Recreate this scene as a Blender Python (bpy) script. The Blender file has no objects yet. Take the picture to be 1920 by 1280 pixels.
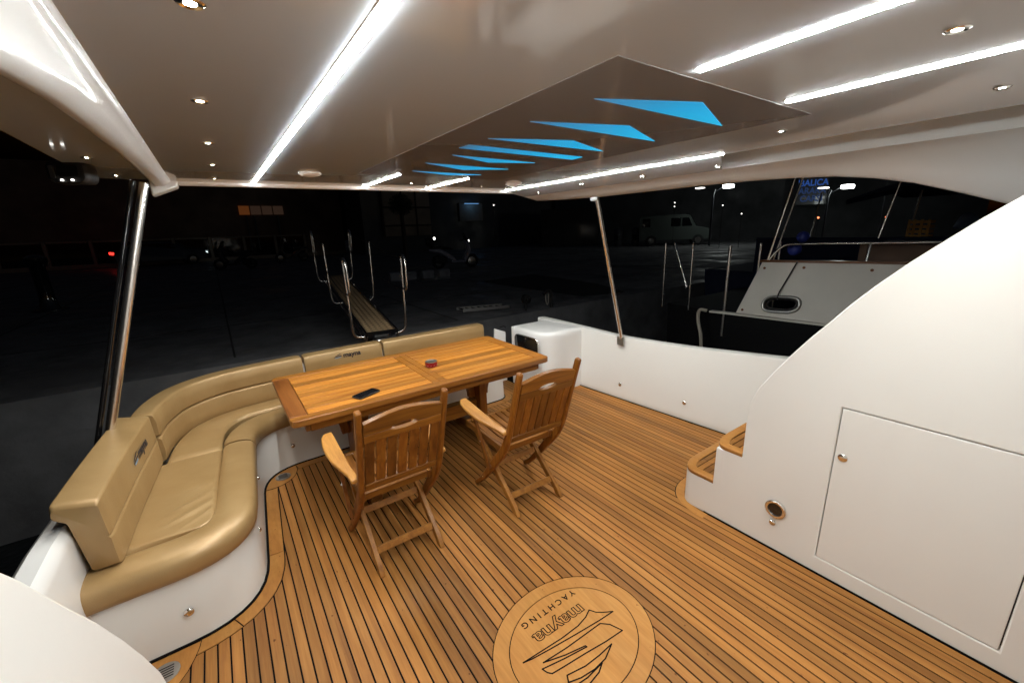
import bpy, bmesh, math, random
from mathutils import Vector, Matrix
random.seed(7)
rad = math.radians
scn = bpy.context.scene
COL = scn.collection

# ------------------------------------------------------------------ camera, world, exposure
def make_camera():
    yaw, pit, rol = rad(34.8), rad(15.0), rad(-2.0)
    fw = Vector((math.sin(yaw) * math.cos(pit), math.cos(yaw) * math.cos(pit), -math.sin(pit)))
    rt = Vector((math.cos(yaw), -math.sin(yaw), 0.0))
    up = rt.cross(fw)
    r2 = math.cos(rol) * rt + math.sin(rol) * up
    u2 = -math.sin(rol) * rt + math.cos(rol) * up
    cd = bpy.data.cameras.new('camera')
    cd.sensor_width = 36.0
    cd.lens = 778.0 / 1920.0 * 36.0
    cd.clip_start = 0.02
    cd.clip_end = 2000
    o = bpy.data.objects.new('camera', cd)
    m = Matrix((r2, u2, -fw)).transposed().to_4x4()
    m.translation = Vector((0, 0, 1.75))
    o.matrix_world = m
    COL.objects.link(o)
    scn.camera = o
make_camera()

w = bpy.data.worlds.new('World'); scn.world = w; w.use_nodes = True
nt = w.node_tree
bg = nt.nodes['Background']
sky = nt.nodes.new('ShaderNodeTexSky'); sky.sky_type = 'NISHITA'; sky.sun_disc = False
sky.sun_elevation = rad(-4.0); sky.sun_rotation = rad(150); sky.ozone_density = 1.0
nt.links.new(sky.outputs[0], bg.inputs[0]); bg.inputs[1].default_value = 0.26

scn.view_settings.view_transform = 'Standard'
scn.view_settings.look = 'None'
scn.view_settings.exposure = 0.0
scn.view_settings.gamma = 1.0
scn.view_settings.use_curve_mapping = False
scn.render.engine = 'CYCLES'
scn.cycles.use_denoising = True
try:
    scn.cycles.denoiser = 'OPENIMAGEDENOISE'
except Exception:
    pass
scn.cycles.max_bounces = 9
scn.cycles.diffuse_bounces = 5
scn.cycles.glossy_bounces = 4
scn.cycles.sample_clamp_indirect = 6.0
scn.cycles.caustics_reflective = False
scn.cycles.caustics_refractive = False
LED_POWER = 136.0
LED_COL = (0.93, 0.965, 0.95)
DOWN_W = 13.0

# ------------------------------------------------------------------ materials
def mat(name, col=(0.5, 0.5, 0.5), rough=0.5, metal=0.0, coat=0.0, coat_rough=0.05, spec=0.5, emit=None, estr=0.0):
    m = bpy.data.materials.new(name); m.use_nodes = True
    b = m.node_tree.nodes['Principled BSDF']
    b.inputs['Base Color'].default_value = (*col, 1)
    b.inputs['Roughness'].default_value = rough
    b.inputs['Metallic'].default_value = metal
    b.inputs['Coat Weight'].default_value = coat
    b.inputs['Coat Roughness'].default_value = coat_rough
    b.inputs['Specular IOR Level'].default_value = spec
    if emit:
        b.inputs['Emission Color'].default_value = (*emit, 1)
        b.inputs['Emission Strength'].default_value = estr
    return m
class N:
    """tiny node helper"""
    def __init__(s, m): s.t = m.node_tree; s.b = s.t.nodes['Principled BSDF']
    def n(s, typ, **kw):
        x = s.t.nodes.new(typ)
        for k, v in kw.items():
            if k.startswith('i_'):
                key = k[2:]
                x.inputs[int(key) if key.isdigit() else key.replace('_', ' ')].default_value = v
            else: setattr(x, k, v)
        return x
    def l(s, a, b): s.t.links.new(a, b)
    def coords(s, scale=(1, 1, 1), rnd=True):
        tc = s.n('ShaderNodeTexCoord'); mp = s.n('ShaderNodeMapping'); mp.inputs['Scale'].default_value = scale
        if rnd:
            oi = s.n('ShaderNodeObjectInfo'); mu = s.n('ShaderNodeMath', operation='MULTIPLY'); mu.inputs[1].default_value = 37.0
            ad = s.n('ShaderNodeVectorMath', operation='ADD')
            s.l(oi.outputs['Random'], mu.inputs[0]); s.l(tc.outputs['Object'], ad.inputs[0]); s.l(mu.outputs[0], ad.inputs[1]); s.l(ad.outputs[0], mp.inputs[0])
        else:
            s.l(tc.outputs['Object'], mp.inputs[0])
        return mp.outputs[0]
    def ramp(s, fac, stops):
        r = s.n('ShaderNodeValToRGB'); s.l(fac, r.inputs[0]); e = r.color_ramp.elements
        while len(e) < len(stops): e.new(0.5)
        for i, (p, c) in enumerate(stops): e[i].position = p; e[i].color = (*c, 1)
        return r.outputs[0]
    def noise(s, vec, scale, detail=4, rough=0.55, dist=0.0):
        x = s.n('ShaderNodeTexNoise'); x.inputs['Scale'].default_value = scale; x.inputs['Detail'].default_value = detail
        x.inputs['Roughness'].default_value = rough; x.inputs['Distortion'].default_value = dist
        s.l(vec, x.inputs['Vector']); return x.outputs[0]
    def mix(s, fac, a, b, typ='MIX'):
        x = s.n('ShaderNodeMix', data_type='RGBA', blend_type=typ)
        for sock, v in ((x.inputs['Factor'], fac), (x.inputs['A'], a), (x.inputs['B'], b)):
            if hasattr(v, 'is_linked') or hasattr(v, 'links'): s.l(v, sock)
            elif isinstance(v, (int, float)): sock.default_value = v
            else: sock.default_value = (*v, 1)
        # colour sockets
        for i, v in ((6, a), (7, b)):
            if hasattr(v, 'links'): s.l(v, x.inputs[i])
            else: x.inputs[i].default_value = (*v, 1)
        return x.outputs[2]
    def bump(s, h, strength=0.1, dist=0.01):
        x = s.n('ShaderNodeBump'); x.inputs['Strength'].default_value = strength; x.inputs['Distance'].default_value = dist
        s.l(h, x.inputs['Height']); s.l(x.outputs[0], s.b.inputs['Normal'])

def wood(name, c0, c1, c2, rough, coat, grain=(30, 1.6, 30), var=0.35, stain=0.0, spec=0.5, coat_rough=0.15):
    m = mat(name, rough=rough, coat=coat, coat_rough=coat_rough, spec=spec); h = N(m)
    v = h.coords(grain)
    a = h.noise(v, 1.0, 6, 0.6, 0.6)
    fine = h.noise(h.coords((grain[0] * 7, grain[1] * 3, grain[2] * 7)), 1.0, 3, 0.6)
    col = h.ramp(a, [(0.28, c0), (0.52, c1), (0.75, c2)])
    oi = h.n('ShaderNodeObjectInfo')
    tone = h.ramp(oi.outputs['Random'], [(0.0, (1 - var,) * 3), (0.5, (1, 1, 1)), (1.0, (1 + var * 0.5, 1 + var * 0.45, 1 + var * 0.35))])
    col = h.mix(1.0, col, tone, 'MULTIPLY')
    fr = h.ramp(fine, [(0.3, (0.86, 0.84, 0.8)), (0.7, (1.06, 1.06, 1.06))])
    col = h.mix(1.0, col, fr, 'MULTIPLY')
    if stain:
        s1 = h.noise(h.coords((1.6, 0.7, 1.6), False), 1.3, 5, 0.6)
        sr = h.ramp(s1, [(0.36, (0.66, 0.69, 0.72)), (0.58, (1, 1, 1))])
        col = h.mix(stain, col, h.mix(1.0, col, sr, 'MULTIPLY'))
        s2 = h.noise(h.coords((46, 30, 46), False), 1.0, 2, 0.5)
        dr = h.ramp(s2, [(0.245, (0.42, 0.33, 0.26)), (0.285, (1, 1, 1))])
        col = h.mix(1.0, col, dr, 'MULTIPLY')
        rr = h.ramp(s1, [(0.3, (rough * 0.75,) * 3), (0.7, (min(1, rough * 1.15),) * 3)])
        h.l(rr, h.b.inputs['Roughness'])
    h.l(col, h.b.inputs['Base Color'])
    h.bump(fine, 0.12, 0.002)
    return m
M = {}
M['deck'] = wood('teak_deck', (0.275, 0.108, 0.026), (0.385, 0.165, 0.040), (0.45, 0.210, 0.057), 0.5, 0.0, (26, 1.3, 26), 0.32, 0.7, spec=0.22)
M['nosing'] = wood('teak_margin', (0.34, 0.142, 0.034), (0.41, 0.182, 0.044), (0.46, 0.222, 0.058), 0.5, 0.0, (9, 5, 9), 0.12, 0.3, spec=0.22)
M['emblem'] = wood('teak_emblem', (0.40, 0.172, 0.040), (0.46, 0.212, 0.053), (0.51, 0.255, 0.070), 0.5, 0.0, (10, 1.6, 10), 0.05, 0.25, spec=0.22)
M['varnish'] = wood('varnished_teak', (0.12, 0.034, 0.004), (0.225, 0.076, 0.009), (0.30, 0.118, 0.015), 0.42, 0.12, (26, 26, 1.6), 0.3, spec=0.3)
M['varnish_x'] = wood('varnished_teak_across', (0.13, 0.041, 0.005), (0.235, 0.088, 0.011), (0.31, 0.130, 0.018), 0.4, 0.12, (1.8, 30, 30), 0.25, spec=0.3)
M['varnish_y'] = wood('varnished_teak_along', (0.12, 0.041, 0.009), (0.22, 0.085, 0.017), (0.29, 0.120, 0.018), 0.4, 0.12, (30, 1.8, 30), 0.25, spec=0.3)
M['slat'] = wood('table_slat', (0.29, 0.100, 0.015), (0.45, 0.180, 0.028), (0.55, 0.245, 0.045), 0.36, 0.2, (1.5, 34, 34), 0.42, spec=0.35)
M['rail'] = wood('table_rail', (0.20, 0.070, 0.011), (0.30, 0.115, 0.018), (0.37, 0.160, 0.029), 0.36, 0.2, (1.5, 26, 26), 0.2, spec=0.35)
M['endboard'] = wood('table_end_board', (0.12, 0.039, 0.010), (0.20, 0.069, 0.016), (0.26, 0.098, 0.024), 0.38, 0.15, (26, 1.5, 26), 0.15, spec=0.3)
M['arm'] = wood('armrest_teak', (0.36, 0.15, 0.03), (0.50, 0.235, 0.052), (0.60, 0.31, 0.08), 0.36, 0.25, (26, 1.8, 26), 0.12, spec=0.4)
M['legwood'] = wood('leg_teak', (0.20, 0.075, 0.012), (0.30, 0.122, 0.020), (0.37, 0.165, 0.032), 0.42, 0.1, (26, 3, 26), 0.2, spec=0.3)

def gelcoat(name, col, rough, coat, bump=0.05, scale=240, wave=0.0, tint=0.03):
    m = mat(name, col, rough, 0, coat, 0.06); h = N(m)
    v = h.coords((1, 1, 1), False)
    a = h.noise(v, 1.7, 4, 0.5)
    c2 = tuple(c * (1 - tint) for c in col)
    h.l(h.ramp(a, [(0.35, c2), (0.65, col)]), h.b.inputs['Base Color'])
    if wave:
        h.bump(h.noise(v, 3.0, 2, 0.4), wave, 0.02)
    else:
        lo_n = h.noise(v, 2.2, 2, 0.5); hi_n = h.noise(v, scale, 2, 0.5)
        ad = h.n('ShaderNodeMath', operation='MULTIPLY_ADD'); ad.inputs[1].default_value = 9.0; h.l(lo_n, ad.inputs[0]); h.l(hi_n, ad.inputs[2])
        h.bump(ad.outputs[0], bump * 1.6, 0.0012)
        h.l(h.ramp(h.noise(v, 3.5, 4, 0.6), [(0.35, (rough * 0.75,) * 3), (0.7, (rough * 1.25,) * 3)]), h.b.inputs['Roughness'])
    return m
M['white'] = gelcoat('white_gelcoat', (0.79, 0.785, 0.755), 0.38, 0.25)
M['white2'] = gelcoat('white_gelcoat_gloss', (0.82, 0.82, 0.81), 0.32, 0.3, wave=0.05)
M['ceiling'] = gelcoat('ceiling_gelcoat', (0.77, 0.835, 0.91), 0.15, 0.9, wave=0.024)
M['panel'] = gelcoat('brown_panel', (0.30, 0.285, 0.28), 0.2, 0.5, wave=0.012)
M['black'] = mat('black_rubber', (0.012, 0.011, 0.011), 0.55)
M['caulk'] = mat('black_caulk', (0.005, 0.004, 0.004), 0.8, spec=0.08)
M['gloss_black'] = mat('gloss_black', (0.008, 0.008, 0.009), 0.08, coat=0.5)
M['steel'] = mat('stainless', (0.84, 0.81, 0.77), 0.27, 1.0)
M['steel_dim'] = mat('dull_stainless', (0.45, 0.44, 0.42), 0.3, 1.0)
M['chrome'] = mat('chrome', (0.85, 0.84, 0.82), 0.07, 1.0)
M['brass'] = mat('brass_screw', (0.55, 0.45, 0.3), 0.25, 1.0)
M['led'] = mat('led_diffuser', (0.9, 0.9, 0.9), 0.4, emit=LED_COL, estr=LED_POWER)
M['spot'] = mat('spot_lens', (0.9, 0.9, 0.8), 0.2, emit=(1.0, 0.93, 0.76), estr=260.0)
def _blue():
    m = mat('blue_lightbox', (0.02, 0.12, 0.2), 0.3, emit=(0.006, 0.36, 0.80), estr=1.0); h = N(m)
    v = h.coords((1, 1, 1), False); a = h.noise(v, 4.0, 2, 0.5)
    sx = h.n('ShaderNodeSeparateXYZ'); h.l(v, sx.inputs[0])
    mr = h.n('ShaderNodeMapRange'); mr.inputs[1].default_value = 0.95; mr.inputs[2].default_value = 1.72; h.l(sx.outputs[0], mr.inputs[0])
    mm = h.n('ShaderNodeMath', operation='MULTIPLY_ADD'); mm.inputs[1].default_value = 0.25; h.l(a, mm.inputs[0]); h.l(mr.outputs[0], mm.inputs[2])
    h.l(h.ramp(mm.outputs[0], [(0.13, (0.045, 0.10, 0.17)), (0.30, (0.03, 0.21, 0.42)), (0.6, (0.012, 0.33, 0.62)), (1.0, (0.014, 0.45, 0.78))]), h.b.inputs['Emission Color'])
    return m
M['blue'] = _blue()
def _vinyl():
    m = mat('gold_vinyl', (0.33, 0.215, 0.085), 0.36, 0.22, 0.2, 0.25); h = N(m)
    v = h.coords((1, 1, 1), False)
    a = h.noise(v, 5.0, 3, 0.5)
    h.l(h.ramp(a, [(0.3, (0.365, 0.230, 0.095)), (0.7, (0.42, 0.276, 0.122))]), h.b.inputs['Base Color'])
    g = h.n('ShaderNodeTexVoronoi'); g.inputs['Scale'].default_value = 420; h.l(v, g.inputs['Vector'])
    big = h.noise(v, 14, 3, 0.5)
    ad = h.n('ShaderNodeMath', operation='MULTIPLY_ADD'); ad.inputs[1].default_value = 6.0
    h.l(big, ad.inputs[0]); h.l(g.outputs['Distance'], ad.inputs[2])
    h.bump(ad.outputs[0], 0.10, 0.004)
    return m
M['vinyl'] = _vinyl()
M['navy'] = mat('navy_print', (0.012, 0.014, 0.024), 0.5)
M['sky_print'] = mat('pale_blue_print', (0.18, 0.34, 0.5), 0.5)
def _water():
    m = mat('harbour_water', (0.004, 0.006, 0.008), 0.06); h = N(m)
    v = h.coords((1, 1, 1), False)
    h.bump(h.noise(v, 1.6, 4, 0.55), 0.35, 0.15); return m
M['water'] = _water()
def _conc(name, c, sc=2.0):
    m = mat(name, c, 0.75); h = N(m); v = h.coords((1, 1, 1), False)
    a = h.noise(v, sc, 6, 0.6)
    h.l(h.ramp(a, [(0.3, tuple(x * 0.6 for x in c)), (0.7, tuple(x * 1.25 for x in c))]), h.b.inputs['Base Color'])
    h.bump(h.noise(v, 30, 3, 0.6), 0.3, 0.01)
    h.l(h.ramp(h.noise(v, sc * 0.35, 4, 0.6), [(0.38, (0.3,) * 3), (0.55, (0.85,) * 3)]), h.b.inputs['Roughness'])
    return m
M['concrete'] = _conc('quay_concrete', (0.155, 0.155, 0.16))
M['kerbpaint'] = _conc('worn_kerb_paint', (0.30, 0.31, 0.34), 3.0)
M['wallbeige'] = _conc('beige_render', (0.30, 0.24, 0.18), 0.6)
M['wallgrey'] = _conc('grey_render', (0.07, 0.073, 0.077), 0.5)
M['brickwall'] = _conc('brown_panelling', (0.16, 0.10, 0.07), 0.8)
M['darkpaint'] = mat('dark_paint', (0.02, 0.022, 0.028), 0.35, coat=0.3)
M['tyre'] = mat('tyre_rubber', (0.012, 0.012, 0.012), 0.7)
M['silver'] = mat('silver_paint', (0.40, 0.41, 0.50), 0.4, 0.0)
M['vanpaint'] = mat('pale_van_paint', (0.07, 0.085, 0.078), 0.4)
M['glassdark'] = mat('dark_glass', (0.006, 0.007, 0.008), 0.05)
M['binplastic'] = mat('pale_plastic', (0.12, 0.125, 0.14), 0.5)
M['leaf'] = mat('foliage', (0.045, 0.06, 0.025), 0.6)
M['bark'] = mat('bark', (0.06, 0.045, 0.035), 0.8)
M['rope'] = mat('mooring_rope', (0.42, 0.38, 0.31), 0.8)
M['hullblack'] = mat('black_hull', (0.006, 0.006, 0.007), 0.7, spec=0.2)
M['bluefender'] = mat('blue_fender', (0.03, 0.05, 0.30), 0.5)
M['yellow'] = mat('yellow_plastic', (0.62, 0.30, 0.03), 0.5)
M['palecloth'] = mat('pale_blue_cloth', (0.32, 0.42, 0.58), 0.8)
M['navycloth'] = mat('navy_canvas', (0.012, 0.018, 0.05), 0.8)
M['oldwhite'] = gelcoat('weathered_white_board', (0.82, 0.78, 0.70), 0.5, 0.0, tint=0.12)
M['red'] = mat('red_can', (0.30, 0.012, 0.015), 0.3, 0.4)
M['pinkprint'] = mat('pink_print', (0.5, 0.25, 0.27), 0.35)
M['alu'] = mat('aluminium', (0.7, 0.69, 0.67), 0.28, 1.0)
def emis(name, c, s): return mat(name, (0.02, 0.02, 0.02), 0.5, emit=c, estr=s)
M['tail'] = emis('tail_lamp', (1.0, 0.03, 0.02), 3.0)
M['headl'] = emis('head_lamp', (0.75, 0.95, 1.0), 2.0)
M['teal'] = emis('teal_window_glow', (0.25, 0.75, 0.85), 0.5)
M['orange'] = emis('orange_sign_glow', (0.75, 0.22, 0.05), 0.09)
M['orange2'] = emis('dim_sign_glow', (0.45, 0.25, 0.16), 0.05)
M['lampglow'] = emis('lamp_glow', (0.95, 1.0, 0.95), 14.0)
M['signblue'] = emis('blue_letters', (0.03, 0.11, 0.45), 0.5)
M['signblue2'] = emis('dim_blue_letters', (0.03, 0.08, 0.26), 0.32)
M['smallwhite'] = emis('small_white_light', (1.0, 0.97, 0.9), 4.0)
M['smallred'] = emis('small_orange_light', (1.0, 0.25, 0.1), 3.0)
M['bluewash'] = emis('blue_wash_light', (0.2, 0.5, 1.0), 0.6)

# ------------------------------------------------------------------ geometry helpers
class B:
    def __init__(s): s.v = []; s.f = []
    def add(s, vs, fs):
        k = len(s.v); s.v += [tuple(p) for p in vs]; s.f += [tuple(i + k for i in q) for q in fs]; return s
    def box(s, x0, x1, y0, y1, z0, z1):
        return s.add([(x0, y0, z0), (x1, y0, z0), (x1, y1, z0), (x0, y1, z0), (x0, y0, z1), (x1, y0, z1), (x1, y1, z1), (x0, y1, z1)],
                     [(0, 3, 2, 1), (4, 5, 6, 7), (0, 1, 5, 4), (1, 2, 6, 5), (2, 3, 7, 6), (3, 0, 4, 7)])
    def bar(s, p0, p1, wx, wy, up=(0, 0, 1)):
        p0 = Vector(p0); p1 = Vector(p1); d = (p1 - p0).normalized(); u = Vector(up)
        a = d.cross(u)
        if a.length < 1e-4: a = d.cross(Vector((1, 0, 0)))
        a.normalize(); b = a.cross(d).normalized()
        vs = [p + a * (i * wx / 2) + b * (j * wy / 2) for p in (p0, p1) for i, j in ((-1, -1), (1, -1), (1, 1), (-1, 1))]
        return s.add(vs, [(0, 1, 2, 3), (7, 6, 5, 4), (0, 4, 5, 1), (1, 5, 6, 2), (2, 6, 7, 3), (3, 7, 4, 0)])
    def tube(s, pts, r, n=10, closed=False, caps=True):
        pts = [Vector(p) for p in pts]; m = len(pts); rings = []
        prev = None
        for i, p in enumerate(pts):
            if closed: d = pts[(i + 1) % m] - pts[i - 1]
            else: d = pts[min(i + 1, m - 1)] - pts[max(i - 1, 0)]
            d.normalize()
            if prev is None:
                a = d.cross(Vector((0, 0, 1)))
                if a.length < 1e-3: a = d.cross(Vector((1, 0, 0)))
            else:
                a = prev - d * prev.dot(d)
            a.normalize(); prev = a; b = d.cross(a)
            rr = r[i] if isinstance(r, (list, tuple)) else r
            rings.append([p + a * (rr * math.cos(2 * math.pi * k / n)) + b * (rr * math.sin(2 * math.pi * k / n)) for k in range(n)])
        vs = [q for R_ in rings for q in R_]; fs = []
        for i in range(m if closed else m - 1):
            j = (i + 1) % m
            for k in range(n):
                l = (k + 1) % n
                fs.append((i * n + k, j * n + k, j * n + l, i * n + l))
        if caps and not closed:
            fs.append(tuple(range(n))); fs.append(tuple((m - 1) * n + k for k in reversed(range(n))))
        return s.add(vs, fs)
    def prism(s, poly, vec):
        """closed polygon (3-D points) extruded by vec"""
        n = len(poly); v = Vector(vec); a = [Vector(p) for p in poly]
        fs = [tuple(range(n)), tuple(reversed(range(n, 2 * n)))]
        fs += [(i, i + n, (i + 1) % n + n, (i + 1) % n) for i in range(n)]
        return s.add(a + [p + v for p in a], fs)
    def grid(s, rows, close_u=False, close_v=False):
        m = len(rows); n = len(rows[0]); fs = []
        for i in range(m if close_v else m - 1):
            for k in range(n if close_u else n - 1):
                j = (i + 1) % m; l = (k + 1) % n
                fs.append((i * n + k, i * n + l, j * n + l, j * n + k))
        return s.add([p for r in rows for p in r], fs)
    def loft(s, rings, caps=True):
        """closed rings of equal length"""
        n = len(rings[0]); k0 = len(s.v)
        s.grid(rings, close_u=True)
        if caps:
            s.f.append(tuple(k0 + i for i in reversed(range(n))))
            s.f.append(tuple(k0 + (len(rings) - 1) * n + i for i in range(n)))
        return s
    def lathe(s, prof, n=20, axis='z', c=(0, 0, 0)):
        rings = []
        for r, h in prof:
            ring = []
            for k in range(n):
                a = 2 * math.pi * k / n
                p = (r * math.cos(a), r * math.sin(a), h)
                if axis == 'x': p = (p[2], p[0], p[1])
                if axis == 'y': p = (p[0], p[2], p[1])
                ring.append((p[0] + c[0], p[1] + c[1], p[2] + c[2]))
            rings.append(ring)
        return s.loft(rings)
def obj(name, b, m, parent=None, smooth=None, bevel=0.0, seg=2, local=False, props=None):
    me = bpy.data.meshes.new(name)
    me.from_pydata([tuple(v) for v in b.v], [], b.f)
    me.validate(); 
    bm = bmesh.new(); bm.from_mesh(me); bmesh.ops.recalc_face_normals(bm, faces=bm.faces); bm.to_mesh(me); bm.free()
    me.materials.append(M[m] if isinstance(m, str) else m)
    o = bpy.data.objects.new(name, me); COL.objects.link(o)
    if smooth is not None:
        me.polygons.foreach_set('use_smooth', [True] * len(me.polygons)); me.set_sharp_from_angle(angle=rad(smooth))
    if bevel:
        md = o.modifiers.new('bevel', 'BEVEL'); md.width = bevel; md.segments = seg; md.limit_method = 'ANGLE'; md.angle_limit = rad(40)
        md.harden_normals = False
        if smooth is None:
            me.polygons.foreach_set('use_smooth', [True] * len(me.polygons)); me.set_sharp_from_angle(angle=rad(50))
    if parent is not None:
        o.parent = parent
        if not local: o.matrix_parent_inverse = parent.matrix_basis.inverted()
    if props:
        for k, v in props.items(): o[k] = v
    return o
def thing(name, label, cat, loc=(0, 0, 0), rotz=0.0, group=None):
    o = bpy.data.objects.new(name, None); COL.objects.link(o); o.empty_display_size = 0.1
    o.location = loc; o.rotation_euler = (0, 0, rotz)
    o['label'] = label; o['category'] = cat
    if group: o['group'] = group
    return o
def tag(o, label, cat, group=None):
    o['label'] = label; o['category'] = cat
    if group: o['group'] = group
    return o
def struct(o): o['kind'] = 'structure'; return o
def copy_tree(root, loc, rotz=0.0, label=None, group=None):
    r = root.copy(); COL.objects.link(r); r.location = loc; r.rotation_euler = (0, 0, rotz)
    if label: r['label'] = label
    if group: r['group'] = group
    for ch in list(root.children):
        c = ch.copy(); COL.objects.link(c); c.parent = r
        for g in list(ch.children):
            d = g.copy(); COL.objects.link(d); d.parent = c
    return r
def text_mesh(txt, size, extrude=0.001, outline=0.0, bold=0.0, align='CENTER', spacing=1.0):
    cu = bpy.data.curves.new('t', 'FONT'); cu.body = txt; cu.size = size; cu.align_x = align; cu.align_y = 'CENTER'
    cu.space_character = spacing
    if outline:
        cu.fill_mode = 'NONE'; cu.bevel_depth = outline; cu.bevel_resolution = 0; cu.extrude = 0.0; cu.offset = bold
    else:
        cu.extrude = extrude; cu.offset = bold
    cu.resolution_u = 6
    o = bpy.data.objects.new('t', cu); COL.objects.link(o)
    dg = bpy.context.evaluated_depsgraph_get(); dg.update()
    me = bpy.data.meshes.new_from_object(o.evaluated_get(dg))
    b = B(); b.v = [tuple(v.co) for v in me.vertices]; b.f = [tuple(p.vertices) for p in me.polygons]
    bpy.data.objects.remove(o); bpy.data.curves.remove(cu); bpy.data.meshes.remove(me)
    return b
def place(b, origin, ex, ey, ez):
    o = Vector(origin); ex = Vector(ex); ey = Vector(ey); ez = Vector(ez)
    b.v = [tuple(o + ex * v[0] + ey * v[1] + ez * v[2]) for v in b.v]; return b
def interp(tab, x):
    if x <= tab[0][0]: return tab[0][1]
    for (a, b_), (c, d) in zip(tab, tab[1:]):
        if x <= c: return b_ + (d - b_) * (x - a) / (c - a) if c > a else d
    return tab[-1][1]
def smooth_path(pts, it=3):
    """Chaikin corner cutting, ends kept"""
    p = [Vector(q) for q in pts]
    for _ in range(it):
        q = [p[0]]
        for a, b_ in zip(p, p[1:]): q += [a * 0.75 + b_ * 0.25, a * 0.25 + b_ * 0.75]
        q.append(p[-1]); p = q
    return p
def resample(p, step):
    L = [0.0]
    for a, b_ in zip(p, p[1:]): L.append(L[-1] + (b_ - a).length)
    n = max(2, int(round(L[-1] / step))) ; out = []; j = 0
    for i in range(n + 1):
        t = L[-1] * i / n
        while j < len(L) - 2 and L[j + 1] < t: j += 1
        f = (t - L[j]) / max(1e-9, L[j + 1] - L[j]); out.append(p[j].lerp(p[j + 1], min(1, max(0, f))))
    return out
def normals2(p):
    out = []
    for i in range(len(p)):
        d = p[min(i + 1, len(p) - 1)] - p[max(i - 1, 0)]; d.normalize(); out.append(Vector((-d.y, d.x)))
    return out
def offset2(p, d):
    return [a + n * d for a, n in zip(p, normals2(p))]

# ================================================================== THE BOAT: deck
# sofa base outline on the deck, walking so that the sofa is on the left
OUT = [(-0.72, 2.06), (-0.30, 2.06), (-0.085, 2.06), (-0.075, 2.34), (0.005, 3.20), (0.03, 3.44), (0.30, 3.445), (2.10, 3.47), (2.34, 3.475), (2.36, 3.72), (2.365, 4.02)]
def rounded(pts, r):
    """fillet every inner corner with radius about r"""
    p = [Vector(q) for q in pts]; out = [p[0]]
    for i in range(1, len(p) - 1):
        a, b_, c = p[i - 1], p[i], p[i + 1]; rr = r[i] if isinstance(r, dict) and i in r else (0.05 if isinstance(r, dict) else r)
        da = (a - b_); dc = (c - b_); la = min(rr, da.length * 0.48); lc = min(rr, dc.length * 0.48)
        s_, e_ = b_ + da.normalized() * la, b_ + dc.normalized() * lc
        for k in range(9):
            t = k / 8; out.append(s_ * (1 - t) ** 2 + b_ * 2 * t * (1 - t) + e_ * t * t)
    out.append(p[-1]); return out
SOFA = resample(rounded([(-0.72, 2.06), (-0.075, 2.06), (0.02, 3.445), (2.345, 3.475), (2.365, 4.02)], {1: 0.34, 2: 0.30, 3: 0.14}), 0.02)
MARG = 0.082
def as_table(p):
    t = sorted((q.x, q.y) for q in p); return t
T_OUT = as_table(offset2(SOFA, -0.010)); T_MAR = as_table(offset2(SOFA, -MARG - 0.006))
EC, ER = (1.006, 1.043), (0.378, 0.312)      # emblem inlay centre and radii
def bulwark_x(y): return 3.186 + 0.0775 * (3.309 - y)
# foot of the boarding steps
STEP = resample(rounded([(2.238, -1.6), (2.238, 1.385), (3.40, 1.395)], {1: 0.24}), 0.02)
T_STEP = sorted((q.x, q.y) for q in offset2(STEP, 0.008) if q.y > 0.9)
T_STEPM = sorted((q.x, q.y) for q in offset2(STEP, 0.072) if q.y > 1.0)

deck = struct(obj('deck', B().box(-0.80, 3.45, -1.7, 4.1, -0.06, -0.003), 'caulk'))
PW, GAP = 0.0476, 0.0072
def plank_spans(x):
    """free y spans of the planking at this x"""
    top = interp(T_MAR, x) if x < 2.45 else 3.25
    if 2.45 <= x < 2.64: top = 4.0
    lo = -1.65
    if x < -0.28: lo = 0.95
    if x > 2.165: lo = max(lo, interp(T_STEPM, x)) if x > 2.2325 else lo
    if x > 3.0:
        yb = 3.309 - (x - 3.186 + 0.012) / 0.0775
        top = min(top, yb)
    spans = [(lo, top)]
    dx = (x - EC[0]) / (ER[0] + 0.004)
    if abs(dx) < 1:
        h = (ER[1] + 0.004) * math.sqrt(1 - dx * dx); spans = [(lo, EC[1] - h), (EC[1] + h, top)]
    return [s_ for s_ in spans if s_[1] - s_[0] > 0.015]
x = 2.2325 - 60 * PW
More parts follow.
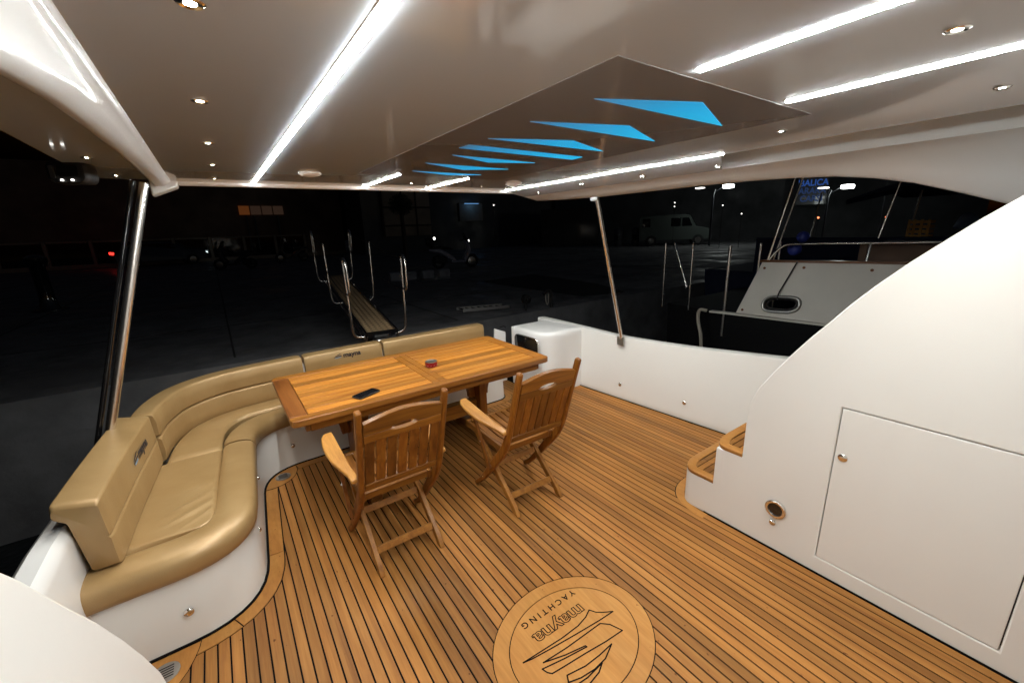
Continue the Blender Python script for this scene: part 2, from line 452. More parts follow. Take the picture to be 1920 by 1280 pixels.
while x < 3.30:
    x0, x1 = x + GAP / 2, x + PW - GAP / 2
    xs = [x0 + (x1 - x0) * k / 6 for k in range(7)]
    sp = [plank_spans(q) for q in xs]
    nmax = max(len(s_) for s_ in sp)
    segs = []
    if all(len(s_) == 2 for s_ in sp): segs = [[(q, s_[0]) for q, s_ in zip(xs, sp)], [(q, s_[1]) for q, s_ in zip(xs, sp)]]
    elif all(len(s_) <= 1 for s_ in sp): segs = [[(q, s_[0]) for q, s_ in zip(xs, sp) if s_]]
    else:   # grazing the inlay: one piece on the side that stays whole
        segs = []
        left = len(sp[0]) == 2
        idx = range(7) if left else range(6, -1, -1)      # from the notched edge outwards
        two = [k for k in idx if len(sp[k]) == 2]; one = [k for k in idx if len(sp[k]) == 1]
        tip = (xs[two[-1]] + 0.5 * (xs[one[0]] - xs[two[-1]]), EC[1])
        poly = [(xs[k], sp[k][0][1]) for k in two] + [tip] + [(xs[k], sp[k][1][0]) for k in reversed(two)]
        poly += [(xs[k], sp[k][1][1]) for k in two] + [(xs[k], sp[k][0][1]) for k in one] + [(xs[k], sp[k][0][0]) for k in reversed(one)] + [(xs[k], sp[k][0][0]) for k in reversed(two)]
        obj('plank', B().prism([(a, b_, -0.02) for a, b_ in poly], (0, 0, 0.02)), 'deck', deck)
    for sg in segs:
        if len(sg) < 2: continue
        # planks butt at a few staggered joints
        poly = [(q, s_[0], 0.0) for q, s_ in sg] + [(q, s_[1], 0.0) for q, s_ in reversed(sg)]
        obj('plank', B().prism([(a, b_, -0.02) for a, b_, _ in poly], (0, 0, 0.02)), 'deck', deck)
    x += PW
# margin boards along the sofa base, in lengths
def margin(path_in, path_out, i0, i1, z0=-0.02, z1=0.0008, m='nosing', parent=deck, name='margin_board'):
    a = [Vector(p) for p in path_in[i0:i1]]; b_ = [Vector(p) for p in path_out[i0:i1]]
    for L_ in (a, b_):
        L_[0] = L_[0].lerp(L_[1], 0.12); L_[-1] = L_[-1].lerp(L_[-2], 0.12)
    rows = [[(p.x, p.y, z1) for p in a], [(p.x, p.y, z1) for p in b_], [(p.x, p.y, z0) for p in b_], [(p.x, p.y, z0) for p in a]]
    bb = B(); rings = [[rows[k][i] for k in range(4)] for i in range(len(a))]; bb.loft(rings)
    return obj(name, bb, m, parent, smooth=40)
pin, pout = offset2(SOFA, -0.010), offset2(SOFA, -MARG)
n_s = len(SOFA)
cut = [0]
for want in (Vector((-0.20, 2.06)), Vector((-0.05, 2.45)), Vector((0.0, 3.18)), Vector((0.25, 3.44)), Vector((1.2, 3.45)), Vector((2.25, 3.47))):
    cut.append(min(range(n_s), key=lambda i: (SOFA[i] - want).length))
cut.append(n_s - 1)
for a, c in zip(cut, cut[1:]):
    if c - a > 2: margin(pin, pout, a, c + 1)
sin_, sout = offset2(STEP, 0.010), offset2(STEP, 0.066)
k0 = min(range(len(STEP)), key=lambda i: (STEP[i] - Vector((2.238, 1.13))).length)
k1 = min(range(len(STEP)), key=lambda i: (STEP[i] - Vector((2.62, 1.39))).length)
margin(sin_, sout, k0, k1)
# drain pads
for dx_, dy_, rot in ((0.139, 3.305, 0.4), (-0.473, 1.955, 0.2)):
    d = obj('drain_plate', B().lathe([(0.052, 0.0), (0.052, 0.004), (0.046, 0.006), (0.001, 0.0062)], 20, c=(dx_, dy_, 0.0012)), 'steel_dim', deck, smooth=30)
    for k in range(-2, 3):
        obj('drain_slot', B().box(dx_ - 0.03, dx_ + 0.03, dy_ + k * 0.013 - 0.0025, dy_ + k * 0.013 + 0.0025, 0.0060, 0.0082), 'black', deck)
ci = [p for p in offset2(SOFA, -0.012) if p.y > 3.19 and p.x < 0.245]
def corner(poly):
    c_ = sum(poly, Vector((0, 0))) / len(poly)
    obj('board_seam', B().prism([(p.x, p.y, -0.001) for p in [c_ + (q - c_) * 1.035 for q in poly]], (0, 0, 0.0021)), 'caulk', deck)
    obj('corner_board', B().prism([(p.x, p.y, -0.001) for p in poly], (0, 0, 0.0027)), 'nosing', deck)
corner(ci + [Vector(q) for q in ((0.242, 3.431), (0.245, 3.36), (0.225, 3.292), (0.20, 3.25), (0.163, 3.215), (0.12, 3.192), (0.075, 3.183), (0.03, 3.185), (-0.002, 3.192))])
corner([Vector(q) for q in ((-0.64, 2.046), (-0.352, 2.046), (-0.358, 2.01), (-0.372, 1.967), (-0.396, 1.912), (-0.421, 1.877), (-0.47, 1.83), (-0.55, 1.80), (-0.64, 1.79))])

# round inlay with engraved lettering and sails
emb = thing('emblem_inlay', 'round light teak inlay engraved with a sailing mark and lettering, set in the deck', 'inlay', (EC[0], EC[1], 0))
def ell(rx, ry, n=72, z=0.0): return [(EC[0] + rx * math.cos(2 * math.pi * k / n), EC[1] + ry * math.sin(2 * math.pi * k / n), z) for k in range(n)]
RI = (0.306, 0.247)
ring_o, ring_i = ell(*ER), ell(RI[0] + 0.0022, RI[1] + 0.0022)
bb = B(); bb.loft([[p for p in (o_, i_, (i_[0], i_[1], -0.02), (o_[0], o_[1], -0.02))] for o_, i_ in zip(ring_o, ring_i)], caps=False)
n_ = len(ring_o); bb = B(); bb.grid([ring_o, ring_i, [(p[0], p[1], -0.02) for p in ring_i], [(p[0], p[1], -0.02) for p in ring_o]], close_u=True, close_v=True)
obj('rim', bb, 'emblem', emb)
obj('disc', B().prism([(p[0], p[1], -0.02) for p in ell(RI[0] - 0.0022, RI[1] - 0.0022)], (0, 0, 0.02)), 'emblem', emb)
def groove(pts, name='engraved_line', wdt=0.0029, closed=True):
    p = [Vector((a, b_)) for a, b_ in pts]
    if closed: p = p + [p[0]]
    bb = B()
    for a, c in zip(p, p[1:]):
        d = (c - a); 
        if d.length < 1e-5: continue
        n = Vector((-d.y, d.x)).normalized() * wdt; e = d.normalized() * wdt * 0.6
        q = [a - e + n, a - e - n, c + e - n, c + e + n]
        bb.add([(v.x, v.y, 0.0009) for v in q], [(0, 1, 2, 3)])
    return obj(name, bb, 'caulk', emb)
groove([(0.759, 1.093), (0.861, 1.085), (0.963, 1.077), (1.06, 1.077), (1.12, 1.088), (1.159, 1.105), (1.176, 1.077), (1.203, 1.056), (1.243, 1.032), (1.156, 1.038), (1.024, 1.053), (0.889, 1.070), (0.8, 1.083)])
groove([(0.827, 1.043), (0.947, 1.032), (1.058, 1.028), (1.149, 1.025), (1.18, 0.996), (1.203, 0.942), (1.108, 0.95), (0.996, 0.966), (0.887, 0.979), (0.828, 0.987), (0.815, 1.002), (0.807, 1.025), (0.909, 1.003), (1.022, 0.983), (1.02, 0.99), (0.923, 1.012)])
groove([(0.872, 0.946), (0.958, 0.928), (1.036, 0.925), (1.117, 0.928), (1.047, 0.9), (0.98, 0.896), (0.911, 0.905), (0.858, 0.922)])
groove([(0.869, 0.897), (0.932, 0.89), (1.023, 0.896), (0.984, 0.877), (0.92, 0.868)])
b_ = text_mesh('mayna', 0.116, outline=0.0026, bold=0.002)
obj('lettering', place(b_, (1.004, 1.136, 0.0006), (-0.96, 0.02, 0), (0.02, -0.74, 0), (0, 0, 0.25)), 'caulk', emb)
b_ = text_mesh('YACHTING', 0.044, extrude=0.0004, spacing=1.62, bold=0.0006)
obj('lettering', place(b_, (1.012, 1.226, 0.0005), (-1, 0.0, 0), (0, -0.95, 0), (0, 0, 1)), 'caulk', emb)

# ================================================================== white side panels with swept arc (wings)
def plate_with_hole(outer, hole, x0, x1, m, name, parent=None, bevel=0.0):
    bm = bmesh.new(); edges = []
    for loop in [outer] + ([hole] if hole else []):
        vs = [bm.verts.new((x0, a, c)) for a, c in loop]
        for i in range(len(vs)): edges.append(bm.edges.new((vs[i], vs[(i + 1) % len(vs)])))
    r = bmesh.ops.triangle_fill(bm, use_beauty=True, use_dissolve=False, edges=edges)
    geo = bmesh.ops.extrude_face_region(bm, geom=list(bm.faces))
    bmesh.ops.translate(bm, vec=(x1 - x0, 0, 0), verts=[g for g in geo['geom'] if isinstance(g, bmesh.types.BMVert)])
    bmesh.ops.recalc_face_normals(bm, faces=bm.faces)
    bmesh.ops.dissolve_limit(bm, angle_limit=0.001, verts=bm.verts, edges=bm.edges)
    bb = B(); bm.verts.index_update(); bb.v = [tuple(v.co) for v in bm.verts]; bb.f = [tuple(v.index for v in f.verts) for f in bm.faces]; bm.free()
    return obj(name, bb, m, parent, smooth=30, bevel=bevel)
ARC = [(0.985, 0.70), (0.978, 0.80), (0.945, 0.895), (0.885, 1.0), (0.822, 1.10), (0.75, 1.205), (0.673, 1.307), (0.605, 1.40), (0.531, 1.488), (0.45, 1.577), (0.358, 1.667), (0.285, 1.737), (0.205, 1.806), (0.10, 1.885), (-0.02, 1.957), (-0.16, 2.02), (-0.32, 2.07), (-0.5, 2.10)]
wing = thing('side_panel', 'white side panel with a sweeping arc edge and square locker door, beside the boarding steps', 'side panel', (2.24, 0, 0))
outer = [(-1.65, 0.0), (1.14, 0.0), (1.135, 0.02), (1.133, 0.465), (0.985, 0.465)] + ARC + [(-1.65, 2.10)]
DY0, DY1, DZ0, DZ1 = -0.047, 0.579, 0.089, 0.911
hole = [(DY0, DZ0), (DY1, DZ0), (DY1, DZ1), (DY0, DZ1)]
plate_with_hole(outer, hole, 2.240, 2.292, 'white', 'panel', wing, bevel=0.006)
door = obj('door', B().box(2.2415, 2.275, DY0 + 0.0042, DY1 - 0.0042, DZ0 + 0.0042, DZ1 - 0.0042), 'white', wing, bevel=0.003)
obj('door_recess', B().box(2.28, 2.30, DY0 - 0.02, DY1 + 0.02, DZ0 - 0.02, DZ1 + 0.02), 'black', wing)
def button(parent, c, axis, r=0.014, name='push_latch', m='chrome', sgn=-1):
    return obj(name, B().lathe([(r, 0.0), (r, sgn * 0.003), (r * 0.86, sgn * 0.007), (r * 0.5, sgn * 0.010), (0.0005, sgn * 0.011)], 18, axis=axis, c=c), m, parent, smooth=40)
lk = obj('latch', B().lathe([(0.019, 0.0), (0.019, -0.004), (0.013, -0.008), (0.0005, -0.0085)], 18, axis='x', c=(2.2415, 0.542, 0.668)), 'chrome', door, smooth=40)
port = obj('porthole_ring', B().lathe([(0.052, 0.0), (0.052, -0.010), (0.046, -0.014), (0.037, -0.013), (0.034, -0.004), (0.034, 0.0)], 28, axis='x', c=(2.240, 0.781, 0.249)), 'steel', wing, smooth=40)
obj('porthole_glass', B().lathe([(0.0345, 0.0), (0.0345, -0.005), (0.0005, -0.0055)], 28, axis='x', c=(2.240, 0.781, 0.249)), 'gloss_black', wing, smooth=40)
button(wing, (2.240, 0.788, 0.160), 'x', 0.018)
obj('seal', B().box(2.2315, 2.2395, -1.65, 1.17, -0.002, 0.005), 'caulk', wing)

lwing = thing('side_panel', 'white curved side panel cut off by the picture corner, near the gold sofa end', 'side panel', (-0.24, 0, 0))
outer_l = [(-1.65, 0.0), (1.02, 0.0), (1.035, 0.5)] + [(a + 0.03, c - 0.005) for a, c in ARC[1:]] + [(-1.65, 2.10)]
plate_with_hole(outer_l, None, -0.295, -0.240, 'white', 'panel', lwing, bevel=0.006)

# boarding steps
st = thing('boarding_steps', 'white boarding steps with teak treads and rounded nosing, between side panel and bulwark', 'steps', (2.8, 1.2, 0))
def step_block(path, zt, y_back, x_end=3.36):
    """white riser following path (plan), teak nosing and planks on top"""
    P = [q for q in path if q.x <= x_end]
    bb = B()
    prof = [(0.0, 0.0), (0.0, zt - 0.024), (0.004, zt - 0.020)]
    rows = []
    for d, z in prof:
        rows.append([(p.x, p.y, z) for p in offset2(P, d)])
    bb.grid(rows)
    return obj('riser', bb, 'white', st, smooth=45)
def stair(front, zt, y_back, z0):
    P = resample(rounded(front, {1: 0.20}), 0.015)
    RP = [Vector((2.2412, front[0][1] - 0.06)), Vector((2.2400, front[0][1] - 0.03))] + P
    bb = B(); bb.grid([[(p.x, p.y, z) for p in RP] for z in (z0, zt - 0.024)])
    obj('riser', bb, 'white', st, smooth=45)
    po, pi = offset2(P, -0.002), offset2(P, -0.052)
    rings = []
    for a, c in zip(po, pi):
        d = (a - c).normalized() * 0.004
        rings.append([(c.x, c.y, zt - 0.024), (a.x, a.y, zt - 0.024), (a.x + d.x, a.y + d.y, zt - 0.014), (a.x + d.x * 0.5, a.y + d.y * 0.5, zt - 0.003), (a.x - d.x, a.y - d.y, zt), (c.x, c.y, zt)])
    bb = B(); bb.loft(rings); obj('nosing', bb, 'nosing', st, smooth=35)
    obj('tread_base', B().prism([(p.x, p.y, zt - 0.026) for p in offset2(P, -0.03)] + [(3.40, y_back, zt - 0.026), (2.292, y_back, zt - 0.026)], (0, 0, 0.020)), 'caulk', st)
    tab = sorted((q.x, q.y) for q in offset2(P, -0.056))
    # planks run fore and aft like the deck
    yy = y_back; xx = P[0].x + 0.062
    xx = 2.245
    ymax = P[-1].y - 0.058
    k = 0
    w_ = 0.040
    y = y_back
    # planks across the tread
    while y < ymax - 0.01:
        y1 = min(y + w_, ymax)
        x_l = 2.243
        ym = (y + y1) / 2
        # left end follows the curve
        cand = [q for q in offset2(P, -0.056)]
        def xl(yv):
            best = [q.x for q in cand if abs(q.y - yv) < 0.012]
            return min(best) if best else 2.30
        p4 = [(xl(y + 0.003), y + 0.003), (3.38, y + 0.003), (3.38, y1 - 0.003), (xl(y1 - 0.003), y1 - 0.003)]
        obj('plank', B().prism([(a, c, zt - 0.012) for a, c in p4], (0, 0, 0.0105)), 'deck', st)
        y += w_
stair([(2.2385, 1.134), (2.2385, 1.362), (3.40, 1.362)], 0.245, 1.11, 0.0)
stair([(2.2385, 0.986), (2.2385, 1.164), (3.40, 1.164)], 0.49, 0.95, 0.22)
obj('upper_riser', B().box(2.292, 3.40, 0.93, 0.95, 0.46, 0.82), 'white', st)

# ================================================================== bulwarks, transom, hull
def loft_y(name, stations, m, parent=None, smooth=40, closed=True):
    bb = B()
    if closed: bb.loft(stations)
    else: bb.grid(stations)
    return obj(name, bb, m, parent, smooth=smooth)
bw = thing('bulwark', 'long low white bulwark wall on the open side with two small knobs', 'bulwark', (3.3, 2.4, 0))
def bw_top(y): return interp([(-1.6, 0.93), (1.2, 0.757), (1.9, 0.697), (2.35, 0.674), (2.75, 0.662), (3.3, 0.682), (3.9, 0.70)], y)
rings = []
for k in range(45):
    y = 3.95 - k * 0.125; xb = bulwark_x(y); zt = bw_top(y); xt = xb + 0.012
    rings.append([(xb - 0.002, y, -0.01), (xb + 0.001, y, 0.05), (xt, y, zt - 0.02), (xt + 0.004, y, zt - 0.006), (xt + 0.016, y, zt), (xt + 0.10, y, zt - 0.004), (xt + 0.13, y, zt - 0.02), (xt + 0.15, y, zt - 0.1), (xt + 0.10, y, -0.2)])
loft_y('panel', rings, 'white', bw)
obj('seal', B().prism([(bulwark_x(3.26) - 0.010, 3.26, -0.001), (bulwark_x(3.26) + 0.004, 3.26, -0.001), (bulwark_x(1.4) + 0.004, 1.4, -0.001), (bulwark_x(1.4) - 0.010, 1.4, -0.001)], (0, 0, 0.006)), 'caulk', bw)
for y, z in ((2.706, 0.154), (2.0, 0.168)):
    button(bw, (bulwark_x(y) + 0.003, y, z), 'x', 0.021, 'knob')
lb = thing('bulwark', 'white bulwark behind the gold sofa back, its near end bare', 'bulwark', (-0.72, 2.5, 0))
rings = []
for k in range(18):
    y = 0.95 + k * 0.125
    s_ = 0.085 * max(0, min(1, (y - 2.1) / 1.1))
    xi = -0.655 + s_
    rings.append([(xi, y, -0.01), (xi, y, 0.62), (xi - 0.008, y, 0.655), (xi - 0.028, y, 0.672), (xi - 0.085, y, 0.672), (xi - 0.105, y, 0.655), (xi - 0.12, y, 0.60), (xi - 0.10, y, -0.2)])
loft_y('panel', rings, 'white2', lb)
# transom coaming behind the sofa back
BACK = resample(smooth_path([(-0.535, 2.14), (-0.51, 2.6), (-0.462, 3.14), (-0.44, 3.36), (-0.35, 3.62), (-0.16, 3.775), (0.10, 3.83), (0.49, 3.866), (1.19, 3.885), (2.31, 3.865)], 3), 0.02)
co = offset2(BACK, 0.06); bb = B(); rings = []
for p, n in zip(co[48:], normals2(BACK)[48:]):
    rings.append([(p.x, p.y, -0.9), (p.x, p.y, 0.66), (p.x + n.x * 0.01, p.y + n.y * 0.01, 0.68), (p.x + n.x * 0.06, p.y + n.y * 0.06, 0.68), (p.x + n.x * 0.08, p.y + n.y * 0.08, 0.66), (p.x + n.x * 0.12, p.y + n.y * 0.12, -0.9)])
tr = obj('transom', B().loft(rings), 'white2', smooth=40); tag(tr, 'white stern coaming carrying the aft sofa back', 'transom')
tag(obj('yacht_hull', B().loft([[(-0.70, y, -0.10), (3.42 + 0.0775 * (3.3 - y) * 0.5, y, -0.10), (3.30, y, -1.2), (-0.60, y, -1.2)] for y in (-1.7, 1.2, 4.05)]), 'white2'), 'white hull of the yacht under the deck', 'hull')
tag(obj('swim_platform', B().box(-0.4, 3.0, 4.06, 5.25, -0.12, 0.02), 'deck', bevel=0.03), 'low teak bathing platform behind the sofa back', 'platform')

# corner locker with black door
lo = thing('corner_locker', 'rounded white corner locker with black square door by the bulwark', 'locker', (2.9, 3.5, 0))
LP = resample(rounded([(2.66, 3.80), (2.66, 3.24), (3.25, 3.24)], {1: 0.26}), 0.02)
rings = []
for dz, off in ((-0.01, 0.0), (0.60, 0.0), (0.645, 0.003), (0.668, 0.012), (0.678, 0.026), (0.681, 0.045)):
    rings.append([(p.x, p.y, dz) for p in offset2(LP, off)])
bb = B().grid(rings)
top = offset2(LP, -0.035)
bb2 = B().prism([(p.x, p.y, 0.66) for p in offset2(LP, 0.034)] + [(3.25, 3.80, 0.66)], (0, 0, 0.04))
obj('body', bb, 'white2', lo, smooth=45)
inner = offset2(LP, 0.034)
# lid: gently crowned top
obj('lid', B().prism([(p.x, p.y, 0.60) for p in offset2(LP, 0.042)] + [(3.24, 3.80, 0.60)], (0, 0, 0.0815)), 'white2', lo, bevel=0.006)
obj('back', B().box(2.66, 3.25, 3.80, 3.83, -0.01, 0.68), 'white2', lo)
dr = obj('door', B().prism([(2.658, a, c) for a, c in ((3.755, 0.33), (3.755, 0.575), (3.735, 0.605), (3.70, 0.616), (3.39, 0.618), (3.355, 0.606), (3.335, 0.576), (3.335, 0.33), (3.355, 0.30), (3.735, 0.30))], (-0.012, 0, 0)), 'gloss_black', lo, bevel=0.003)
obj('door_trim', B().tube([(2.652, a, c) for a, c in ((3.755, 0.33), (3.755, 0.575), (3.735, 0.605), (3.70, 0.616), (3.39, 0.618), (3.355, 0.606), (3.335, 0.576), (3.335, 0.33))], 0.006, 6), 'steel', lo, smooth=50)
obj('door_stud', B().lathe([(0.008, 0), (0.006, -0.004), (0.0005, -0.005)], 12, axis='x', c=(2.646, 3.545, 0.592)), 'chrome', dr, smooth=40)
gt = thing('transom_gate', 'small pale grey gate panel between sofa end and corner locker', 'gate', (2.5, 3.95, 0))
obj('panel', B().prism([(2.44, 3.93, 0.0), (2.645, 3.93, 0.0), (2.645, 3.93, 0.60), (2.50, 3.93, 0.66)], (0, 0.03, 0)), 'white2', gt, bevel=0.006)
obj('latch', B().tube([(2.56, 3.92, 0.672), (2.61, 3.92, 0.678), (2.64, 3.92, 0.66)], 0.007, 8), 'black', gt, smooth=50)

# ================================================================== sofa
sofa = thing('corner_sofa', 'gold vinyl corner sofa on a white moulded base, around the table', 'sofa', (0.2, 3.3, 0))
base_p = offset2(SOFA, 0.016)
bb = B(); bb.grid([[(p.x, p.y, z) for p in offset2(SOFA, d)] for d, z in ((0.0, -0.004), (0.004, 0.03), (0.014, 0.30), (0.03, 0.345))])
obj('base', bb, 'white', sofa, smooth=45)
bb = B(); bb.loft([[(p.x, p.y, 0.007), (q.x, q.y, 0.007), (q.x, q.y, -0.004), (p.x, p.y, -0.004)] for p, q in zip(offset2(SOFA, -0.011), offset2(SOFA, 0.003))])
obj('seal', bb, 'caulk', sofa, smooth=40)
# front roll, split at the cushion joint
prof = [(0.165, 0.36), (0.012, 0.330), (-0.008, 0.340), (-0.014, 0.365), (-0.014, 0.398), (-0.009, 0.420), (0.004, 0.437), (0.026, 0.447), (0.060, 0.454), (0.10, 0.456), (0.135, 0.452), (0.155, 0.445), (0.166, 0.432), (0.170, 0.405)]
def roll(i0, i1, name='seat_roll'):
    P = SOFA[i0:i1]; n2 = normals2(SOFA)[i0:i1]; rings = []; L = len(P)
    for i, (p, n) in enumerate(zip(P, n2)):
        e = min(i, L - 1 - i); k = 1 - 0.10 * max(0, 1 - e / 1.5) ** 2
        ring = []
        for d, z in prof:
            d2 = 0.08 + (d - 0.08) * k; z2 = 0.40 + (z - 0.40) * k
            ring.append((p.x + n.x * d2, p.y + n.y * d2, z2))
        rings.append(ring)
    return obj(name, B().loft(rings), 'vinyl', sofa, smooth=60)
joint = min(range(n_s), key=lambda i: (SOFA[i] - Vector((0.0, 3.12))).length)
i_far = min(range(n_s), key=lambda i: (SOFA[i] - Vector((1.30, 3.46))).length)
roll(1, joint + 1); roll(joint + 1, i_far); roll(i_far, n_s - 4)
# seat pads
def pad(front, back, z, name, wrinkle=None, nm=22, crown=0.010, ends=(1, 1)):
    n = len(front); rows = []
    for i in range(n):
        row = []
        ei = min((i / 2.2) if ends[0] else 9, ((n - 1 - i) / 2.2) if ends[1] else 9)
        for j in range(nm + 1):
            t = j / nm; p = front[i].lerp(back[i], t)
            ej = min(j, nm - j) / 2.0
            e = min(1, ei, ej); drop = 0.022 * (1 - math.sqrt(max(0, 1 - (1 - e) ** 2)))
            zz = z - drop + crown * math.sin(math.pi * t) * (math.sin(math.pi * i / (n - 1)) ** 0.5 if all(ends) else 1)
            if wrinkle: zz += wrinkle(p.x, p.y) * e
            row.append((p.x, p.y, zz))
        rows.append(row)
    bb = B().grid(rows)
    # skirt
    edge = [rows[0][j] for j in range(nm + 1)] + [rows[i][nm] for i in range(1, n)] + [rows[-1][j] for j in range(nm - 1, -1, -1)] + [rows[i][0] for i in range(n - 2, 0, -1)]
    bb.grid([edge, [(p[0], p[1], z - 0.06) for p in edge]], close_u=True)
    return obj(name, bb, 'vinyl', sofa, smooth=70)
def wr(x, y):
    s_ = 0.0
    for k, (cx, cy, ang, ln, wd, h) in enumerate([(-0.27, 2.42, 0.62, 0.16, 0.012, 0.0065), (-0.30, 2.49, 0.55, 0.13, 0.011, 0.006), (-0.24, 2.36, 0.75, 0.12, 0.010, 0.006), (-0.33, 2.37, 0.5, 0.10, 0.012, 0.004), (-0.25, 2.55, 0.45, 0.11, 0.010, 0.005), (-0.28, 2.63, 0.35, 0.10, 0.012, 0.0035)]):
        dx, dy = x - cx, y - cy; u = dx * math.cos(ang) + dy * math.sin(ang); v = -dx * math.sin(ang) + dy * math.cos(ang) - 0.6 * u * u
        s_ += h * math.exp(-(u / ln) ** 2 * 1.5 - (v / wd) ** 2)
    return s_
def nsample(pts, n):
    p = smooth_path(pts, 3); L = [0.0]
    for a, c in zip(p, p[1:]): L.append(L[-1] + (c - a).length)
    out = []; j = 0
    for i in range(n + 1):
        t = L[-1] * i / n
        while j < len(L) - 2 and L[j + 1] < t: j += 1
        out.append(p[j].lerp(p[j + 1], (t - L[j]) / max(1e-9, L[j + 1] - L[j])))
    return out
fr1 = nsample([(-0.36, 2.236), (-0.26, 2.236), (-0.224, 2.262), (-0.212, 2.33), (-0.20, 2.6), (-0.175, 3.09)], 70)
bk1 = nsample([(-0.560, 2.236), (-0.53, 2.7), (-0.492, 3.09)], 70)
pad(fr1, bk1, 0.448, 'seat_cushion', wr, nm=44)
fr2 = nsample([(-0.175, 3.097), (-0.168, 3.25), (-0.15, 3.42), (-0.06, 3.58), (0.10, 3.622), (0.4, 3.625), (1.3, 3.637)], 60)
bk2 = nsample([(-0.462, 3.097), (-0.44, 3.36), (-0.35, 3.62), (-0.16, 3.775), (0.10, 3.83), (0.49, 3.866), (1.3, 3.885)], 60)
pad(fr2, bk2, 0.448, 'seat_cushion', None)
fr3 = nsample([(1.307, 3.637), (2.16, 3.65)], 20); bk3 = nsample([(1.307, 3.885), (2.16, 3.87)], 20)
pad(fr3, bk3, 0.448, 'seat_cushion', None)
# back pads: profile swept along BACK (d outwards, z)
def backpad(s0, s1, prof, name='back_pad', shift=0.0, fade=0.016):
    pts = [p for p in BACK[s0:s1]]; nn = normals2(BACK)[s0:s1]; L = len(pts); rings = []
    cx = sum(d for d, z in prof) / len(prof); cz = sum(z for d, z in prof) / len(prof)
    for i, (p, n) in enumerate(zip(pts, nn)):
        e = min(i, L - 1 - i); k = {0: 0.90, 1: 0.985}.get(e, 1.0)
        ring = [(p.x + n.x * (cx + (d - cx) * k + shift), p.y + n.y * (cx + (d - cx) * k + shift), cz + (z - cz) * k) for d, z in prof]
        rings.append(ring)
    return obj(name, B().loft(rings), 'vinyl', sofa, smooth=60)
def rprof(pts, r=0.016):
    p = [Vector(q) for q in pts]; out = []
    n = len(p)
    for i in range(n):
        a, b_, c = p[i - 1], p[i], p[(i + 1) % n]; da, dc = a - b_, c - b_
        la, lc = min(r, da.length * 0.45), min(r, dc.length * 0.45)
        s_, e_ = b_ + da.normalized() * la, b_ + dc.normalized() * lc
        for k in range(5):
            t = k / 4; q = s_ * (1 - t) ** 2 + b_ * 2 * t * (1 - t) + e_ * t * t; out.append((q.x, q.y))
    return out
side_one = rprof([(0.000, 0.452), (0.003, 0.590), (0.014, 0.597), (0.004, 0.604), (0.012, 0.764), (0.152, 0.790), (0.160, 0.748), (0.118, 0.714), (0.092, 0.452)], 0.012)
side_up = rprof([(0.006, 0.594), (-0.004, 0.772), (0.060, 0.784), (0.150, 0.786), (0.160, 0.744), (0.112, 0.715), (0.098, 0.594)], 0.014)
side_lo = rprof([(-0.006, 0.452), (-0.002, 0.590), (0.098, 0.590), (0.092, 0.452)], 0.012)
main_up = rprof([(-0.004, 0.600), (-0.008, 0.690), (0.006, 0.752), (0.118, 0.756), (0.130, 0.690), (0.120, 0.600)], 0.018)
main_lo = rprof([(-0.002, 0.430), (-0.012, 0.500), (-0.004, 0.596), (0.09, 0.596), (0.09, 0.430)], 0.016)
def bi(x, y): return min(range(len(BACK)), key=lambda i: (BACK[i] - Vector((x, y))).length)
ia, ib, ic, id_, ie = 0, bi(-0.462, 3.13), bi(0.485, 3.866), bi(1.195, 3.885), len(BACK)
pads = []
for (s0, s1, up, lw) in ((ia, ib, side_one, None), (ib + 1, ic, main_up, main_lo), (ic, id_, main_up, main_lo), (id_, ie, main_up, main_lo)):
    pads.append(backpad(s0, s1, up))
    if lw: backpad(s0, s1, lw, 'lumbar_pad')
# printed marks on the pads
def logo(parent, origin, ex, ey, ez, k):
    b_ = text_mesh('mayna', 0.075 * k, extrude=0.0006, bold=0.0022 * k)
    obj('lettering', place(b_, Vector(origin) + Vector(ex) * 0.045 * k, ex, ey, ez), 'navy', parent)
    def sail(pts, m):
        bb = B().prism([(a * k, c * k, 0) for a, c in pts], (0, 0, 0.0012)); place(bb, Vector(origin), ex, ey, ez); obj('sail_mark', bb, m, parent)
    sail([(-0.155, -0.012), (-0.065, -0.002), (-0.07, 0.006), (-0.13, 0.000)], 'navy')
    sail([(-0.145, 0.004), (-0.085, 0.028), (-0.065, 0.028), (-0.10, 0.012)], 'navy')
    sail([(-0.145, -0.022), (-0.075, -0.016), (-0.08, -0.010), (-0.13, -0.014)], 'sky_print')
logo(pads[2], (0.850, 3.868, 0.700), (0.9995, 0.025, 0), (0, 0.02, 1), (0.02, -1, 0.0), 0.82)
j = bi(-0.49, 2.78); p = BACK[j]; n = normals2(BACK)[j]; t_ = Vector((n.y, -n.x, 0))
logo(pads[0], (p.x - 0.0020, p.y, 0.686), t_, (-0.03, 0, 1), (-n.x, -n.y, 0.0), 0.95)
# press studs on the base
for yy in (2.42, 3.02):
    i = min(range(n_s), key=lambda q: abs(SOFA[q].y - yy) + abs(SOFA[q].x + 0.03)); p = SOFA[i]
    button(sofa, (p.x - 0.008, p.y, 0.20), 'x', 0.013, 'press_stud', sgn=1)
button(sofa, (-0.367, 2.067, 0.157), 'y', 0.021, 'press_stud')
button(sofa, (0.25, 3.457, 0.159), 'y', 0.019, 'press_stud')

